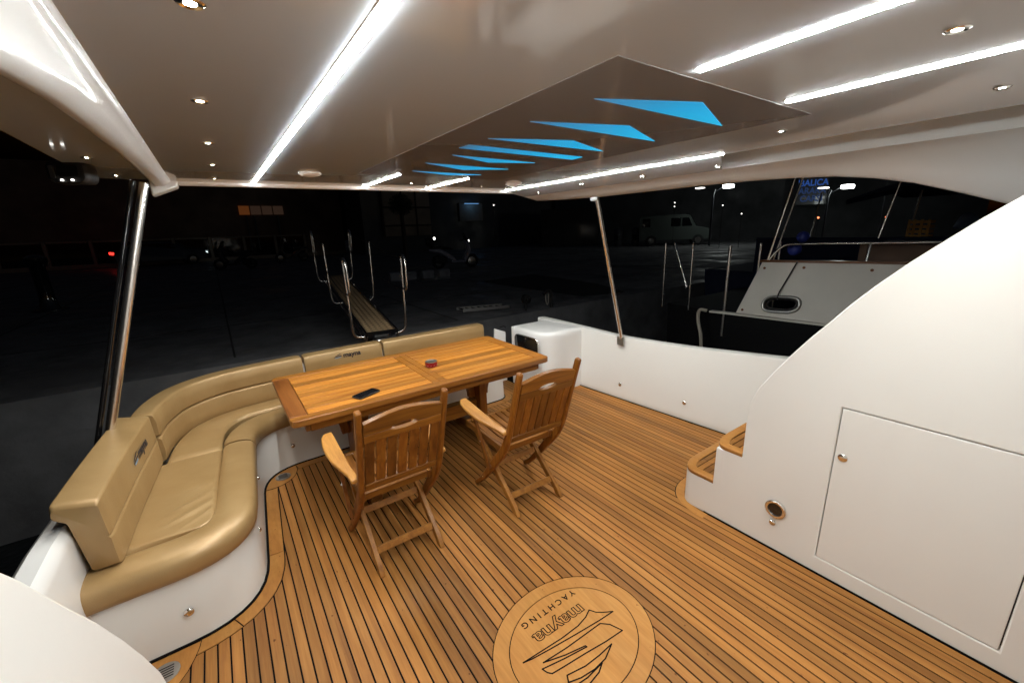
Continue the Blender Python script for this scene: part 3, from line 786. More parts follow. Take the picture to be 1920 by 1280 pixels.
# ================================================================== poles
def pole(name, label, p0, p1, r, foot):
    t = thing(name, label, 'support pole', p0, group='hardtop support poles')
    obj('tube', B().tube([Vector(p0).lerp(Vector(p1), k / 12) for k in range(13)], r, 18), 'steel', t, smooth=60)
    return t
p1 = pole('support_pole', 'polished steel pole rising behind the gold sofa corner', (-0.655, 2.93, 0.66), (-0.235, 3.10, 2.06), 0.0225, 1)
obj('seal_strip', B().tube([(-0.722, 2.95, 0.60), (-0.285, 3.16, 2.08)], 0.013, 10), 'gloss_black', p1, smooth=60)
p2 = pole('support_pole', 'slim steel pole standing on the low white bulwark', (3.236, 2.70, 0.64), (2.872, 2.74, 2.02), 0.020, 0)
obj('foot_bracket', B().box(3.213, 3.232, 2.665, 2.745, 0.585, 0.672), 'steel_dim', p2, bevel=0.003)
obj('head_bracket', B().box(2.838, 2.852, 2.70, 2.78, 1.975, 2.06), 'steel_dim', p2, bevel=0.003)

# ================================================================== hardtop ceiling
ZC = 2.11
ceil = struct(obj('ceiling', B().box(-0.14, 2.375, -1.7, 3.44, ZC, ZC + 0.10), 'ceiling'))
# aft lip
obj('aft_lip', B().loft([[(x, 3.40, ZC + 0.02), (x, 3.415, ZC - 0.008), (x, 3.44, ZC - 0.022), (x, 3.475, ZC - 0.020), (x, 3.49, ZC), (x, 3.49, ZC + 0.10), (x, 3.42, ZC + 0.10)] for x in (-0.16, 2.90)]), 'white2', ceil, smooth=40)
# left moulded beam, sweeping down towards the side panel
rings = []
for y, zb in ((3.49, 2.075), (3.2, 2.078), (2.6, 2.072), (2.1, 2.060), (1.6, 2.042), (1.25, 2.022), (0.97, 1.992), (0.75, 1.955), (0.55, 1.905), (0.38, 1.84), (0.2, 1.76), (0.0, 1.66)):
    rings.append([(-0.130, y, 2.125), (-0.132, y, 2.106), (-0.146, y, 2.095), (-0.160, y, 2.09 + (zb - 2.09) * 0.35), (-0.176, y, 2.09 + (zb - 2.09) * 0.8), (-0.190, y, zb + 0.004), (-0.202, y, zb), (-0.214, y, zb + 0.005), (-0.225, y, 2.105 if zb > 2.0 else zb + 0.10), (-0.235, y, 2.125 if zb > 2.0 else zb + 0.12), (-0.235, y, 2.2), (-0.13, y, 2.2)])
obj('side_beam', B().loft(rings), 'white2', ceil, smooth=50)
obj('side_beam_cap', B().prism([(-0.235, 3.40, 2.02), (-0.10, 3.40, 2.075), (-0.10, 3.40, 2.12), (-0.235, 3.40, 2.12)], (0, 0.12, 0)), 'white2', ceil, bevel=0.01)
# outer soffit on that side
obj('outer_soffit', B().box(-0.50, -0.225, 0.3, 3.47, 2.118, 2.2), 'ceiling', ceil, bevel=0.012)
# right side: sloping soffit, pocket, big curved fascia
rings = []
for y, z0, z1, xx in ((3.49, 2.064, 2.030, 0.0), (3.1, 2.060, 2.014, 0), (2.7, 2.060, 2.004, 0), (2.2, 2.060, 2.003, 0), (1.8, 2.060, 2.003, 0), (1.43, 2.060, 1.998, 0), (1.15, 2.060, 1.988, 0), (0.95, 2.060, 1.972, 0), (0.78, 2.060, 1.945, 0), (0.62, 2.060, 1.905, 0), (0.45, 2.060, 1.845, 0), (0.25, 2.060, 1.768, 0), (0.0, 2.05, 1.66, 0), (-0.4, 2.03, 1.5, 0)):
    h = z0 - z1
    rings.append([(2.668, y, z0 + 0.09), (2.618, y, z0 + 0.004), (2.64, y, z0 - 0.002), (2.70, y, z0 - 0.012 - 0.05 * h), (2.76, y, z0 - 0.016 - 0.28 * h), (2.80, y, z0 - 0.016 - 0.55 * h), (2.83, y, z1 + 0.006 + 0.02 * h), (2.85, y, z1), (2.872, y, z1 + 0.004), (2.89, y, z1 + 0.03), (2.92, y, 2.28), (2.72, y, 2.28)])
obj('side_fascia', B().loft(rings), 'white2', ceil, smooth=50)
# sloping soffit aft of the pocket
obj('side_soffit', B().prism([(2.372, 1.34, 2.1095), (2.612, 1.46, 2.061), (2.612, 3.46, 2.061), (2.372, 3.46, 2.1095)], (0, 0, 0.05)), 'ceiling', ceil)
# pocket: wall and roof
obj('pocket_roof', B().box(2.30, 2.76, -1.7, 1.46, 2.235, 2.27), 'white', ceil)
obj('pocket_end', B().prism([(2.372, 1.34, 2.108), (2.372, 1.36, 2.108), (2.70, 1.525, 2.06), (2.70, 1.505, 2.06)], (0, 0, 0.17)), 'white', ceil)
# brown panel with the blue light boxes
pn = thing('ceiling_panel', 'long brown ceiling panel with seven glowing blue sail-shaped lights', 'ceiling panel', (1.3, 1.7, ZC))
PX0, PX1, PY0, PY1 = 0.797, 1.812, 0.705, 2.71
obj('board', B().box(PX0, PX1, PY0, PY1, ZC - 0.0016, ZC + 0.002), 'panel', pn)
BL = [[(1.088, 1.054), (1.454, 0.903), (1.864, 1.06)], [(1.079, 1.38), (1.492, 1.247), (1.871, 1.402)], [(1.094, 1.706), (1.485, 1.571), (1.836, 1.708)], [(1.079, 1.95), (1.085, 1.862), (1.864, 1.895), (1.870, 1.985)], [(1.138, 2.136), (1.45, 2.274), (1.735, 2.179)], [(1.114, 2.433), (1.459, 2.602), (1.735, 2.469)], [(1.169, 2.765), (1.487, 2.87), (1.708, 2.78)]]
for poly in BL:
    obj('light_box', B().prism([(a * 0.9, c * 0.9, ZC - 0.0032) for a, c in poly], (0, 0, 0.0028)), 'blue', pn)
# LED strips: half-round diffuser slightly proud of the ceiling
def led(label, x, y0, y1, z=ZC, dz=0.0, dx=0.0):
    t = thing('led_strip', label, 'strip light', (x, y0, z), group='ceiling strip lights')
    prof = [(-0.0113, 0.004), (-0.0113, -0.0012), (-0.0085, -0.0036), (0, -0.0046), (0.0085, -0.0036), (0.0113, -0.0012), (0.0113, 0.004)]
    obj('diffuser', B().loft([[(x + a, y, z + c) for a, c in prof] for y in (y0, y1)]), 'led', t, smooth=60)
    obj('channel', B().loft([[(x + a, y, z + c) for a, c in ((-0.0144, 0.004), (-0.0144, -0.0010), (-0.0118, -0.0010), (-0.0118, 0.004))] for y in (y0 - 0.004, y1 + 0.004)]), 'white2', t)
    obj('channel', B().loft([[(x + a, y, z + c) for a, c in ((0.0144, 0.004), (0.0144, -0.0010), (0.0118, -0.0010), (0.0118, 0.004))] for y in (y0 - 0.004, y1 + 0.004)]), 'white2', t)
    return t
led('long strip light over the gold sofa, running from the aft edge out of frame', 0.302, 0.0, 3.395)
led('upper of two strip lights running off the top right, starting at the brown panel', 1.043, -0.20, 0.665)
led('lower of two strip lights running off to the right, starting at the brown panel corner', 1.557, -0.15, 0.68)
led('short strip light at the aft edge, left one of the pair', 1.035, 2.66, 3.40)
led('short strip light at the aft edge, right one of the pair', 1.552, 2.71, 3.40)
led('strip light above the open side, beside the sloping soffit', 2.352, 1.32, 3.40)
# downlights
def downlight(label, x, y, z=ZC):
    t = thing('downlight', label, 'downlight', (x, y, z), group='small round downlights')
    obj('bezel', B().lathe([(0.021, 0.003), (0.021, -0.003), (0.017, -0.0055), (0.010, -0.004), (0.0088, 0.002)], 20, c=(x, y, z)), 'chrome', t, smooth=40)
    obj('lens', B().lathe([(0.0086, 0.001), (0.0086, -0.002), (0.006, -0.0034), (0.0005, -0.004)], 16, c=(x, y, z)), 'spot', t, smooth=50)
    lg = bpy.data.lights.new('downlight_beam', 'SPOT'); lg.energy = DOWN_W; lg.color = (1.0, 0.95, 0.86); lg.spot_size = rad(130); lg.spot_blend = 1.0; lg.shadow_soft_size = 0.02
    o = bpy.data.objects.new('downlight_beam', lg); o.location = (x, y, z - 0.012); COL.objects.link(o); o.parent = t; o.matrix_parent_inverse = t.matrix_basis.inverted()
DL = [('downlight at the top edge of the picture, nearest in the left row', 0.040, 0.902), ('second downlight from the top in the left row', 0.044, 1.473), ('third downlight from the top in the left row', 0.060, 2.060), ('fourth downlight from the top in the left row', 0.076, 2.622), ('last downlight of the left row, at the aft edge', 0.088, 3.185), ('bright downlight between the two strip lights at upper right', 1.297, 0.264), ('downlight under the lower right strip light, near the picture edge', 1.994, 0.280), ('downlight beside the corner of the brown panel', 2.012, 0.887), ('downlight at the aft edge between the two short strip lights', 1.284, 3.075), ('downlight at the aft edge right of the short strip lights', 1.912, 3.121)]
for l_, x, y in DL: downlight(l_, x, y)
def sz(x): return 2.1095 - (x - 2.372) / 0.24 * 0.0485
for l_, x, y in (('downlight in the sloping soffit, nearest the end of its strip light', 2.55, 1.45), ('second downlight in the sloping soffit', 2.53, 1.98), ('third downlight in the sloping soffit', 2.50, 2.54), ('last downlight in the sloping soffit, at the aft corner', 2.55, 3.16)):
    downlight(l_, x, y, sz(x) + 0.001)
for l_, x, y in (('outer downlight in the soffit beyond the white beam, by the black floodlight', -0.372, 2.645), ('outer downlight in the soffit beyond the white beam, nearest the pole', -0.359, 3.263)):
    downlight(l_, x, y, 2.118)
for l_, x, y in (('flat white speaker dome beside the long strip light', 0.546, 2.795), ('flat white speaker dome at the aft end of the side strip light', 2.066, 2.872)):
    tag(obj('speaker_dome', B().lathe([(0.062, 0.002), (0.062, -0.006), (0.05, -0.014), (0.025, -0.019), (0.0005, -0.020)], 24, c=(x, y, ZC)), 'white2', smooth=50), l_, 'speaker', 'ceiling speakers')
fl_ = thing('floodlight', 'black rounded floodlight fixed under the outer soffit', 'floodlight', (-0.45, 2.9, 2.118))
def rrect(cx, cy, hx, hy, r, n=5):
    out = []
    for sx, sy, a0 in ((1, 1, 0), (-1, 1, 90), (-1, -1, 180), (1, -1, 270)):
        for k in range(n):
            a = rad(a0 + 90 * k / (n - 1)); out.append((cx + sx * (hx - r) + r * math.cos(a), cy + sy * (hy - r) + r * math.sin(a)))
    return out
ex, ez = Vector((0.93, -0.36, 0)), Vector((0, 0, 1))
def on_face(c, pts, off): 
    nrm = Vector((0.36, 0.93, 0)); return [Vector(c) + ex * a + ez * q + nrm * off for a, q in pts]
fc = (-0.475, 2.88, 2.078)
obj('housing', B().loft([on_face(fc, rrect(0, 0, 0.078 * s_, 0.050 * s_, 0.03 * s_), o_) for s_, o_ in ((0.9, -0.03), (1.0, -0.02), (1.0, 0.05), (0.8, 0.07))]), 'black', fl_, smooth=40)
obj('lens', B().loft([on_face(fc, rrect(0.008, 0.005, 0.038, 0.024, 0.008), o_) for o_ in (-0.034, -0.028)]), 'glassdark', fl_)
obj('frame', B().loft([on_face(fc, rrect(-0.050, 0.0, 0.009, 0.028, 0.006), o_) for o_ in (-0.036, -0.028)]), 'steel_dim', fl_)
for a in (-0.02, 0.02):
    obj('indicator', B().loft([on_face(fc, rrect(a, -0.036, 0.005, 0.004, 0.002), o_) for o_ in (-0.036, -0.028)]), 'smallwhite', fl_)

# saloon bulkhead closing the cockpit behind the viewer
struct(obj('bulkhead_wall', B().box(-0.8, 3.4, -1.75, -1.68, -0.05, 2.2), 'white'))

# ================================================================== table
tb = thing('dining_table', 'varnished teak dining table with slatted top, in front of the aft sofa', 'table', (1.135, 2.94, 0))
TX0, TX1, TY0, TY1, TZ = 0.190, 2.080, 2.466, 3.412, 0.750
TH = 0.040
def board(name, pts, m, z0=TZ - TH, z1=TZ, par=tb, bev=0.004):
    return obj(name, B().prism([(a, c, z0) for a, c in pts], (0, 0, z1 - z0)), m, par, bevel=bev)
EW, RW = 0.100, 0.075
cr = 0.035
def rc(cx, cy, sx, sy):
    return [(cx - sx * cr + sx * cr * math.cos(t) , cy - sy * cr + sy * cr * math.sin(t)) for t in (0, rad(30), rad(60), rad(90))]
# end boards (between the rails' ends, mitre-free) and rails with rounded outer corners
board('end_board', [(TX0, TY0 + RW), (TX0 + EW, TY0 + RW), (TX0 + EW, TY1 - RW), (TX0, TY1 - RW)], 'endboard')
board('end_board', [(TX1 - EW, TY0 + RW), (TX1, TY0 + RW), (TX1, TY1 - RW), (TX1 - EW, TY1 - RW)], 'rail')
board('rail', [(TX0, TY0 + RW - 0.0012), (TX0, TY0 + cr), (TX0 + 0.010, TY0 + 0.012), (TX0 + cr, TY0), (TX1 - cr, TY0), (TX1 - 0.010, TY0 + 0.012), (TX1, TY0 + cr), (TX1, TY0 + RW - 0.0012)], 'rail')
board('rail', [(TX0, TY1 - RW + 0.0012), (TX0, TY1 - cr), (TX0 + 0.010, TY1 - 0.012), (TX0 + cr, TY1), (TX1 - cr, TY1), (TX1 - 0.010, TY1 - 0.012), (TX1, TY1 - cr), (TX1, TY1 - RW + 0.0012)], 'rail')
XM = 1.141
board('middle_board', [(XM - 0.052, TY0 + RW + 0.001), (XM - 0.001, TY0 + RW + 0.001), (XM - 0.001, TY1 - RW - 0.001), (XM - 0.052, TY1 - RW - 0.001)], 'rail')
board('middle_board', [(XM + 0.001, TY0 + RW + 0.001), (XM + 0.052, TY0 + RW + 0.001), (XM + 0.052, TY1 - RW - 0.001), (XM + 0.001, TY1 - RW - 0.001)], 'rail')
ns = 10
y0_, y1_ = TY0 + RW + 0.003, TY1 - RW - 0.003; sw = (y1_ - y0_) / ns
for xa, xb in ((TX0 + EW + 0.003, XM - 0.055), (XM + 0.055, TX1 - EW - 0.003)):
    for k in range(ns):
        obj('slat', B().box(xa, xb, y0_ + k * sw + 0.0036, y0_ + (k + 1) * sw - 0.0036, TZ - 0.022, TZ - 0.0006), 'slat', tb, bevel=0.0018)
obj('under_panel', B().box(TX0 + 0.06, TX1 - 0.06, TY0 + 0.05, TY1 - 0.05, TZ - TH, TZ - 0.026), 'caulk', tb)
obj('apron', B().box(TX0 + 0.10, TX1 - 0.10, TY0 + 0.045, TY0 + 0.075, TZ - TH - 0.060, TZ - TH - 0.001), 'varnish_x', tb, bevel=0.004)
obj('apron', B().box(TX0 + 0.10, TX1 - 0.10, TY1 - 0.075, TY1 - 0.045, TZ - TH - 0.060, TZ - TH - 0.001), 'varnish_x', tb, bevel=0.004)
for xx in (TX0 + 0.075, TX1 - 0.10):
    obj('apron', B().box(xx, xx + 0.025, TY0 + 0.05, TY1 - 0.05, TZ - TH - 0.058, TZ - TH - 0.002), 'varnish_y', tb, bevel=0.004)
for xp, sg in ((0.62, 1), (1.66, -1)):
    obj('pedestal', B().box(xp - 0.035, xp + 0.035, 2.84, 3.04, 0.07, TZ - TH - 0.03), 'varnish', tb, bevel=0.006)
    obj('foot_beam', B().prism([(xp - 0.04, a, c) for a, c in ((2.56, 0.0), (2.56, 0.045), (2.62, 0.07), (2.80, 0.095), (3.08, 0.095), (3.26, 0.07), (3.32, 0.045), (3.32, 0.0), (3.26, 0.0), (3.22, 0.02), (2.66, 0.02), (2.62, 0.0))], (0.08, 0, 0)), 'varnish_y', tb, bevel=0.006)
    obj('top_beam', B().box(xp - 0.035, xp + 0.035, 2.55, 3.33, TZ - TH - 0.062, TZ - TH - 0.018), 'varnish_y', tb, bevel=0.005)
    # curved arch brace from pedestal to the apron
    for side in (1, -1):
        pts_o, pts_i = [], []
        for k in range(13):
            a = rad(90 * k / 12); R0, R1 = 0.30, 0.245
            pts_o.append((xp + side * (0.335 - R0 * math.cos(a)), 0.385 + R0 * math.sin(a))); pts_i.append((xp + side * (0.335 - R1 * math.cos(a)), 0.385 + R1 * math.sin(a)))
        poly = [(a, 2.915, c) for a, c in pts_o] + [(a, 2.915, c) for a, c in reversed(pts_i)]
        obj('brace', B().prism(poly, (0, 0.05, 0)), 'varnish', tb, bevel=0.004)
obj('stretcher', B().box(0.655, 1.625, 2.90, 2.98, 0.24, 0.36), 'varnish_x', tb, bevel=0.006)

# phone and can ashtray
def rot_pts(cx, cy, hx, hy, r, ang): 
    return [(cx + a * math.cos(ang) - c * math.sin(ang), cy + a * math.sin(ang) + c * math.cos(ang)) for a, c in rrect(0, 0, hx, hy, r)]
ph = thing('phone', 'black smartphone lying face up on the teak table', 'phone', (0.655, 2.622, TZ))
obj('case', B().prism([(a, c, TZ + 0.0006) for a, c in rot_pts(0.655, 2.622, 0.083, 0.042, 0.012, 0.40)], (0, 0, 0.0105)), 'black', ph, bevel=0.0015)
obj('screen', B().prism([(a, c, TZ + 0.0112) for a, c in rot_pts(0.655, 2.622, 0.079, 0.038, 0.010, 0.40)], (0, 0, 0.0008)), 'gloss_black', ph)
cn = thing('can_ashtray', 'low red and silver tin ashtray standing on the teak table', 'ashtray', (1.235, 2.885, TZ))
c_ = (1.235, 2.885, TZ + 0.0005)
obj('body', B().lathe([(0.040, 0.0), (0.046, 0.005), (0.047, 0.012), (0.046, 0.032), (0.0445, 0.039), (0.042, 0.033)], 28, c=c_), 'red', cn, smooth=50)
obj('rim', B().tube([(c_[0] + 0.044 * math.cos(2 * math.pi * k / 28), c_[1] + 0.044 * math.sin(2 * math.pi * k / 28), c_[2] + 0.040) for k in range(28)], 0.0028, 6, closed=True), 'alu', cn, smooth=60)
obj('lid', B().lathe([(0.0425, 0.0375), (0.036, 0.0352), (0.0005, 0.0355)], 28, c=c_), 'alu', cn, smooth=50)
obj('opening', B().prism([(c_[0] - 0.018, c_[1] - 0.014, c_[2] + 0.0358), (c_[0] + 0.020, c_[1] - 0.010, c_[2] + 0.0358), (c_[0] + 0.002, c_[1] + 0.022, c_[2] + 0.0358)], (0, 0, 0.0008)), 'black', cn)
for k in range(11):
    a = rad(150 + k * 31); obj('label_mark', B().prism([(c_[0] + 0.0474 * math.cos(a + q * 0.11), c_[1] + 0.0474 * math.sin(a + q * 0.11), c_[2] + zz) for q, zz in ((-1, 0.012), (0.9, 0.016), (1.0, 0.020), (-0.9, 0.017))], (0.0010 * math.cos(a), 0.0010 * math.sin(a), 0)), 'pinkprint', cn)

# ================================================================== folding armchairs
def side_ribbon(pts, wid, x0, x1, name, m, par, bev=0.006):
    """curved member in the y-z plane: centre line pts, in-plane width wid"""
    P = nsample(pts, 26); nn = normals2(P); w_ = wid
    rings = []
    for i, (p, n) in enumerate(zip(P, nn)):
        ww = w_(i / 26) if callable(w_) else w_
        a, c = p + n * ww / 2, p - n * ww / 2
        rings.append([(x0, a.x, a.y), (x1, a.x, a.y), (x1, c.x, c.y), (x0, c.x, c.y)])
    return obj(name, B().loft(rings), m, par, bevel=bev, local=True)
def make_chair(label):
    t = thing('folding_armchair', label, 'chair', (0, 0, 0), group='folding teak armchairs at the table')
    POST = [(-0.137, 1.0), (-0.098, 0.88), (-0.062, 0.76), (-0.020, 0.63), (0.018, 0.525), (0.075, 0.425), (0.165, 0.325), (0.29, 0.175), (0.38, 0.075), (0.455, 0.018)]
    for s in (-1, 1):
        x0, x1 = sorted((s * 0.197, s * 0.228))
        p = side_ribbon(POST, lambda q: 0.036 + 0.020 * math.sin(math.pi * min(1, max(0, (q - 0.3) / 0.6))), x0, x1, 'back_post', 'varnish', t, 0.009)
        for (u, w_) in ((0.205, 0.275), (0.235, 0.232), (0.33, 0.13)):
            obj('screw', B().lathe([(0.005, 0.0), (0.004, s * 0.002), (0.0004, s * 0.0022)], 10, axis='x', c=(s * 0.228, u, w_)), 'brass', p, local=True)
        # straight rear leg on the inside
        xa, xb = sorted((s * 0.160, s * 0.188))
        bb = B().loft([[(xa, u + du, w_ + dw), (xb, u + du, w_ + dw), (xb, u - du, w_ - dw), (xa, u - du, w_ - dw)] for u, w_, du, dw in ((0.0, 0.001, -0.026, 0.0), (0.03, 0.045, -0.016, 0.013), (0.50, 0.420, -0.015, 0.018))])
        obj('leg', bb, 'legwood', t, bevel=0.004, local=True)
        # armrest
        arm = []
        for u, wd, z in ((0.000, 0.036, 0.588), (0.06, 0.040, 0.594), (0.13, 0.052, 0.602), (0.22, 0.074, 0.611), (0.31, 0.082, 0.619), (0.40, 0.078, 0.627), (0.47, 0.068, 0.633), (0.505, 0.052, 0.636), (0.518, 0.030, 0.637)):
            cx = s * (0.244 + (0.006 if u > 0.1 else 0)); a = cx - s * 0.022; 
            xi, xo = sorted((cx - s * 0.026, cx - s * 0.026 + s * wd))
            arm.append([(xi, u, z - 0.011), (xo, u, z - 0.011), (xo, u, z + 0.011), (xi, u, z + 0.011)])
        obj('armrest', B().loft(arm), 'arm', t, bevel=0.006, local=True)
        xa, xb = sorted((s * 0.230, s * 0.250))
        obj('arm_strut', B().loft([[(xa, u + 0.017, w_), (xb, u + 0.017, w_), (xb, u - 0.017, w_), (xa, u - 0.017, w_)] for u, w_ in ((0.395, 0.615), (0.355, 0.52), (0.215, 0.262))]), 'varnish', t, bevel=0.004, local=True)
        obj('bolt', B().lathe([(0.008, 0.0), (0.007, s * 0.004), (0.0005, s * 0.005)], 12, axis='x', c=(s * 0.250, 0.30, 0.418)), 'steel', t, local=True)
    # back: frame plane leaning from (0.018,0.525) to (-0.125,0.965)
    def bp(x, h, off=0.0):   # h along the back from bottom (0) to top (0.46)
        P = interp([(0, 0.022), (0.10, -0.014), (0.25, -0.066), (0.46, -0.128)], h); Z = 0.512 + h * 0.962
        return (x, P + off * 0.96, Z + off * 0.30)
    def slab(name, poly, thick, m, bev=0.004):
        bb = B(); n = len(poly)
        bb.add([bp(x, h, -thick / 2) for x, h in poly] + [bp(x, h, thick / 2) for x, h in poly], [tuple(range(n)), tuple(reversed(range(n, 2 * n)))] + [(i, i + n, (i + 1) % n + n, (i + 1) % n) for i in range(n)])
        return obj(name, bb, m, t, bevel=bev, local=True)
    slab('bottom_rail', [(-0.195, 0.0), (0.195, 0.0), (0.195, 0.042), (-0.195, 0.042)], 0.024, 'varnish_x')
    for k in range(7):
        xc = -0.168 + k * 0.056; slab('back_slat', [(xc - 0.0235, 0.044), (xc + 0.0235, 0.044), (xc + 0.0235, 0.325), (xc - 0.0235, 0.325)], 0.014, 'varnish', 0.003)
    slab('middle_rail', [(-0.195, 0.322), (0.195, 0.322), (0.195, 0.368), (0.072, 0.368)] + [(0.066 * math.cos(a), 0.370 - 0.016 * math.sin(a)) for a in (0.2, 0.6, 1.0, 1.57, 2.14, 2.54, 2.94)] + [(-0.072, 0.368), (-0.195, 0.368)], 0.024, 'varnish_x', 0.002)
    topc = [(-0.195 + 0.39 * k / 14, 0.435 + 0.035 * math.sin(math.pi * k / 14)) for k in range(15)]
    slab('top_rail', [(-0.195, 0.370), (-0.072, 0.370)] + [(-0.066 * math.cos(a), 0.371 + 0.022 * math.sin(a)) for a in (0.2, 0.6, 1.0, 1.57, 2.14, 2.54, 2.94)] + [(0.072, 0.370), (0.195, 0.370)] + list(reversed(topc)), 0.026, 'varnish_x', 0.003)
    # seat
    for k in range(7):
        xc = -0.150 + k * 0.050
        obj('seat_slat', B().loft([[(xc - 0.020, u, w_), (xc + 0.020, u, w_), (xc + 0.020, u, w_ + 0.016), (xc - 0.020, u, w_ + 0.016)] for u, w_ in ((0.13, 0.422), (0.28, 0.412), (0.45, 0.424), (0.56, 0.432))]), 'varnish_y', t, bevel=0.003, local=True)
    for s in (-1, 1):
        x0, x1 = sorted((s * 0.176, s * 0.196)); obj('seat_rail', B().box(x0, x1, 0.10, 0.585, 0.392, 0.440), 'varnish_y', t, bevel=0.004, local=True)
    obj('seat_front', B().box(-0.196, 0.196, 0.565, 0.600, 0.388, 0.446), 'varnish_x', t, bevel=0.006, local=True)
    obj('seat_back_rail', B().box(-0.176, 0.176, 0.105, 0.128, 0.396, 0.436), 'varnish_x', t, bevel=0.004, local=True)
    obj('stretcher', B().bar((-0.16, 0.078, 0.094), (0.16, 0.078, 0.094), 0.016, 0.040, (0, 0.55, 1)), 'legwood', t, bevel=0.003, local=True)
    obj('stretcher', B().bar((-0.16, 0.262, 0.236), (0.16, 0.262, 0.236), 0.016, 0.038, (0, 0.55, 1)), 'legwood', t, bevel=0.003, local=True)
    return t
ch = make_chair('folding teak armchair whose back overlaps the table by the phone')
ch.location = (0.609, 1.92, 0)
copy_tree(ch, (1.459, 1.855, 0), rad(-1.5), 'folding teak armchair at the table end facing the corner locker, farther from the sofa')

# ================================================================== outside: water, quay, town
struct(obj('water', B().box(-150, 250, -100, 5.6, -1.2, -1.0), 'water'))
ZQ = 0.35
quay = struct(obj('quay', B().box(-150, 250, 5.65, 140, -1.3, ZQ), 'concrete'))
obj('kerb_stone', B().box(-60, 80, 5.64, 5.95, ZQ - 0.4, ZQ + 0.012), 'concrete', quay)

for xx, yy, ww in ((4.30, 12.55, 0.36), (4.78, 12.45, 0.34), (5.28, 12.35, 0.4), (5.80, 12.25, 0.38)):
    obj('painted_block', B().box(xx, xx + ww, yy, yy + 0.25, ZQ - 0.01, ZQ + 0.26), 'kerbpaint', quay, bevel=0.04)
obj('asphalt_patch', B().prism([(6.13, 10.33, ZQ), (8.35, 10.68, ZQ), (7.9, 7.4, ZQ), (7.23, 5.99, ZQ), (6.17, 6.27, ZQ)], (0, 0, 0.004)), 'tyre', quay)
for k in range(-4, 8):
    obj('slab_joint', B().box(k * 3.1 - 0.012, k * 3.1 + 0.012, 5.96, 34, ZQ, ZQ + 0.003), 'tyre', quay)
for yy in (8.4, 11.5, 14.6, 17.7, 20.8, 23.9, 27.0):
    obj('slab_joint', B().box(-12.4, 21.7, yy - 0.012, yy + 0.012, ZQ, ZQ + 0.0036), 'tyre', quay)
# passerelle
ps = thing('gangway', 'narrow gangway with steel stanchions leading from the stern to the quay', 'gangway', (1.5, 4.9, 0.6))
G0, G1 = Vector((1.50, 4.92, 0.62)), Vector((1.89, 8.84, 1.0))
gd = (G1 - G0).normalized(); gx = gd.cross(Vector((0, 0, 1))).normalized(); gz = gx.cross(gd)
def gp(s_, a, h=0.0): return G0 + gd * s_ + gx * a + gz * h
GL = (G1 - G0).length
bb = B(); bb.add([gp(s_, a, h) for s_ in (0, GL) for a, h in ((-0.165, -0.02), (0.165, -0.02), (0.165, 0.0), (-0.165, 0.0))], [(0, 1, 2, 3), (7, 6, 5, 4), (0, 4, 5, 1), (1, 5, 6, 2), (2, 6, 7, 3), (3, 7, 4, 0)])
obj('walkway', bb, mat('gangway_tread', (0.30, 0.205, 0.11), 0.6), ps)
for s in (-1, 1):
    obj('side_rail', B().bar(gp(-0.03, s * 0.182, -0.012), gp(GL, s * 0.182, -0.012), 0.026, 0.055, gz), 'gloss_black', ps)
    obj('guide_tube', B().tube([gp(0, s * 0.20, -0.06), gp(GL, s * 0.20, -0.06)], 0.012, 8), 'steel', ps, smooth=60)
obj('end_plate', B().bar(gp(-0.02, -0.18, -0.02), gp(-0.02, 0.18, -0.02), 0.02, 0.07, gz), 'gloss_black', ps)
stud = B()
for r_ in range(5):
    for k in range(44):
        c = gp(0.05 + k * 0.085 , -0.125 + r_ * 0.0625 , 0.0)
        stud.add([c + gd * 0.022 + gx * -0.016 + gz * 0.001, c + gd * 0.022 + gx * 0.016 + gz * 0.001, c + gd * 0.006 + gx * 0.016 + gz * 0.008, c + gd * 0.006 + gx * -0.016 + gz * 0.008, c + gd * -0.02 + gx * 0.016 + gz * 0.001, c + gd * -0.02 + gx * -0.016 + gz * 0.001], [(0, 1, 2, 3), (3, 2, 4, 5), (0, 3, 5), (1, 4, 2)])
o = obj('tread_studs', stud, mat('tread_stud', (0.46, 0.32, 0.18), 0.55), ps); o['kind'] = 'stuff'
def stanchion(s_, sd, top, doubled):
    h0 = -0.05
    pts = [gp(s_, sd * 0.19, h0), gp(s_, sd * 0.25, h0 - 0.005), gp(s_, sd * 0.295, h0 + 0.025), gp(s_, sd * 0.315, h0 + 0.09), gp(s_, sd * 0.32, h0 + 0.25)]
    pts = smooth_path(pts, 2)
    base = pts[-1]
    z_ = Vector((sd * 0.018, 0.0, 1)).normalized()
    pts += [base + z_ * (top - 0.2) * k / 6 for k in range(1, 7)]
    obj('stanchion', B().tube(pts, 0.016, 10), 'steel', ps, smooth=60)
    if doubled:   # hand loop
        c = pts[-1]; e = -gd * 0.13 + gx * 0.012
        lp = smooth_path([c + z_ * -0.01, c + z_ * 0.03 + e * 0.3, c + z_ * 0.012 + e, c - z_ * 0.33 + e, c - z_ * 0.385 + e * 0.6, c - z_ * 0.37 + e * 0.02], 3)
        obj('hand_loop', B().tube(lp, 0.0155, 10), 'steel', ps, smooth=60)
    return pts[-1]
tops = {}
for s_, dbl, tp in ((0.05, True, 0.86), (1.85, False, 0.86), (3.7, True, 0.86)):
    for sd in (-1, 1): tops[(s_, sd)] = stanchion(s_, sd, tp, dbl)
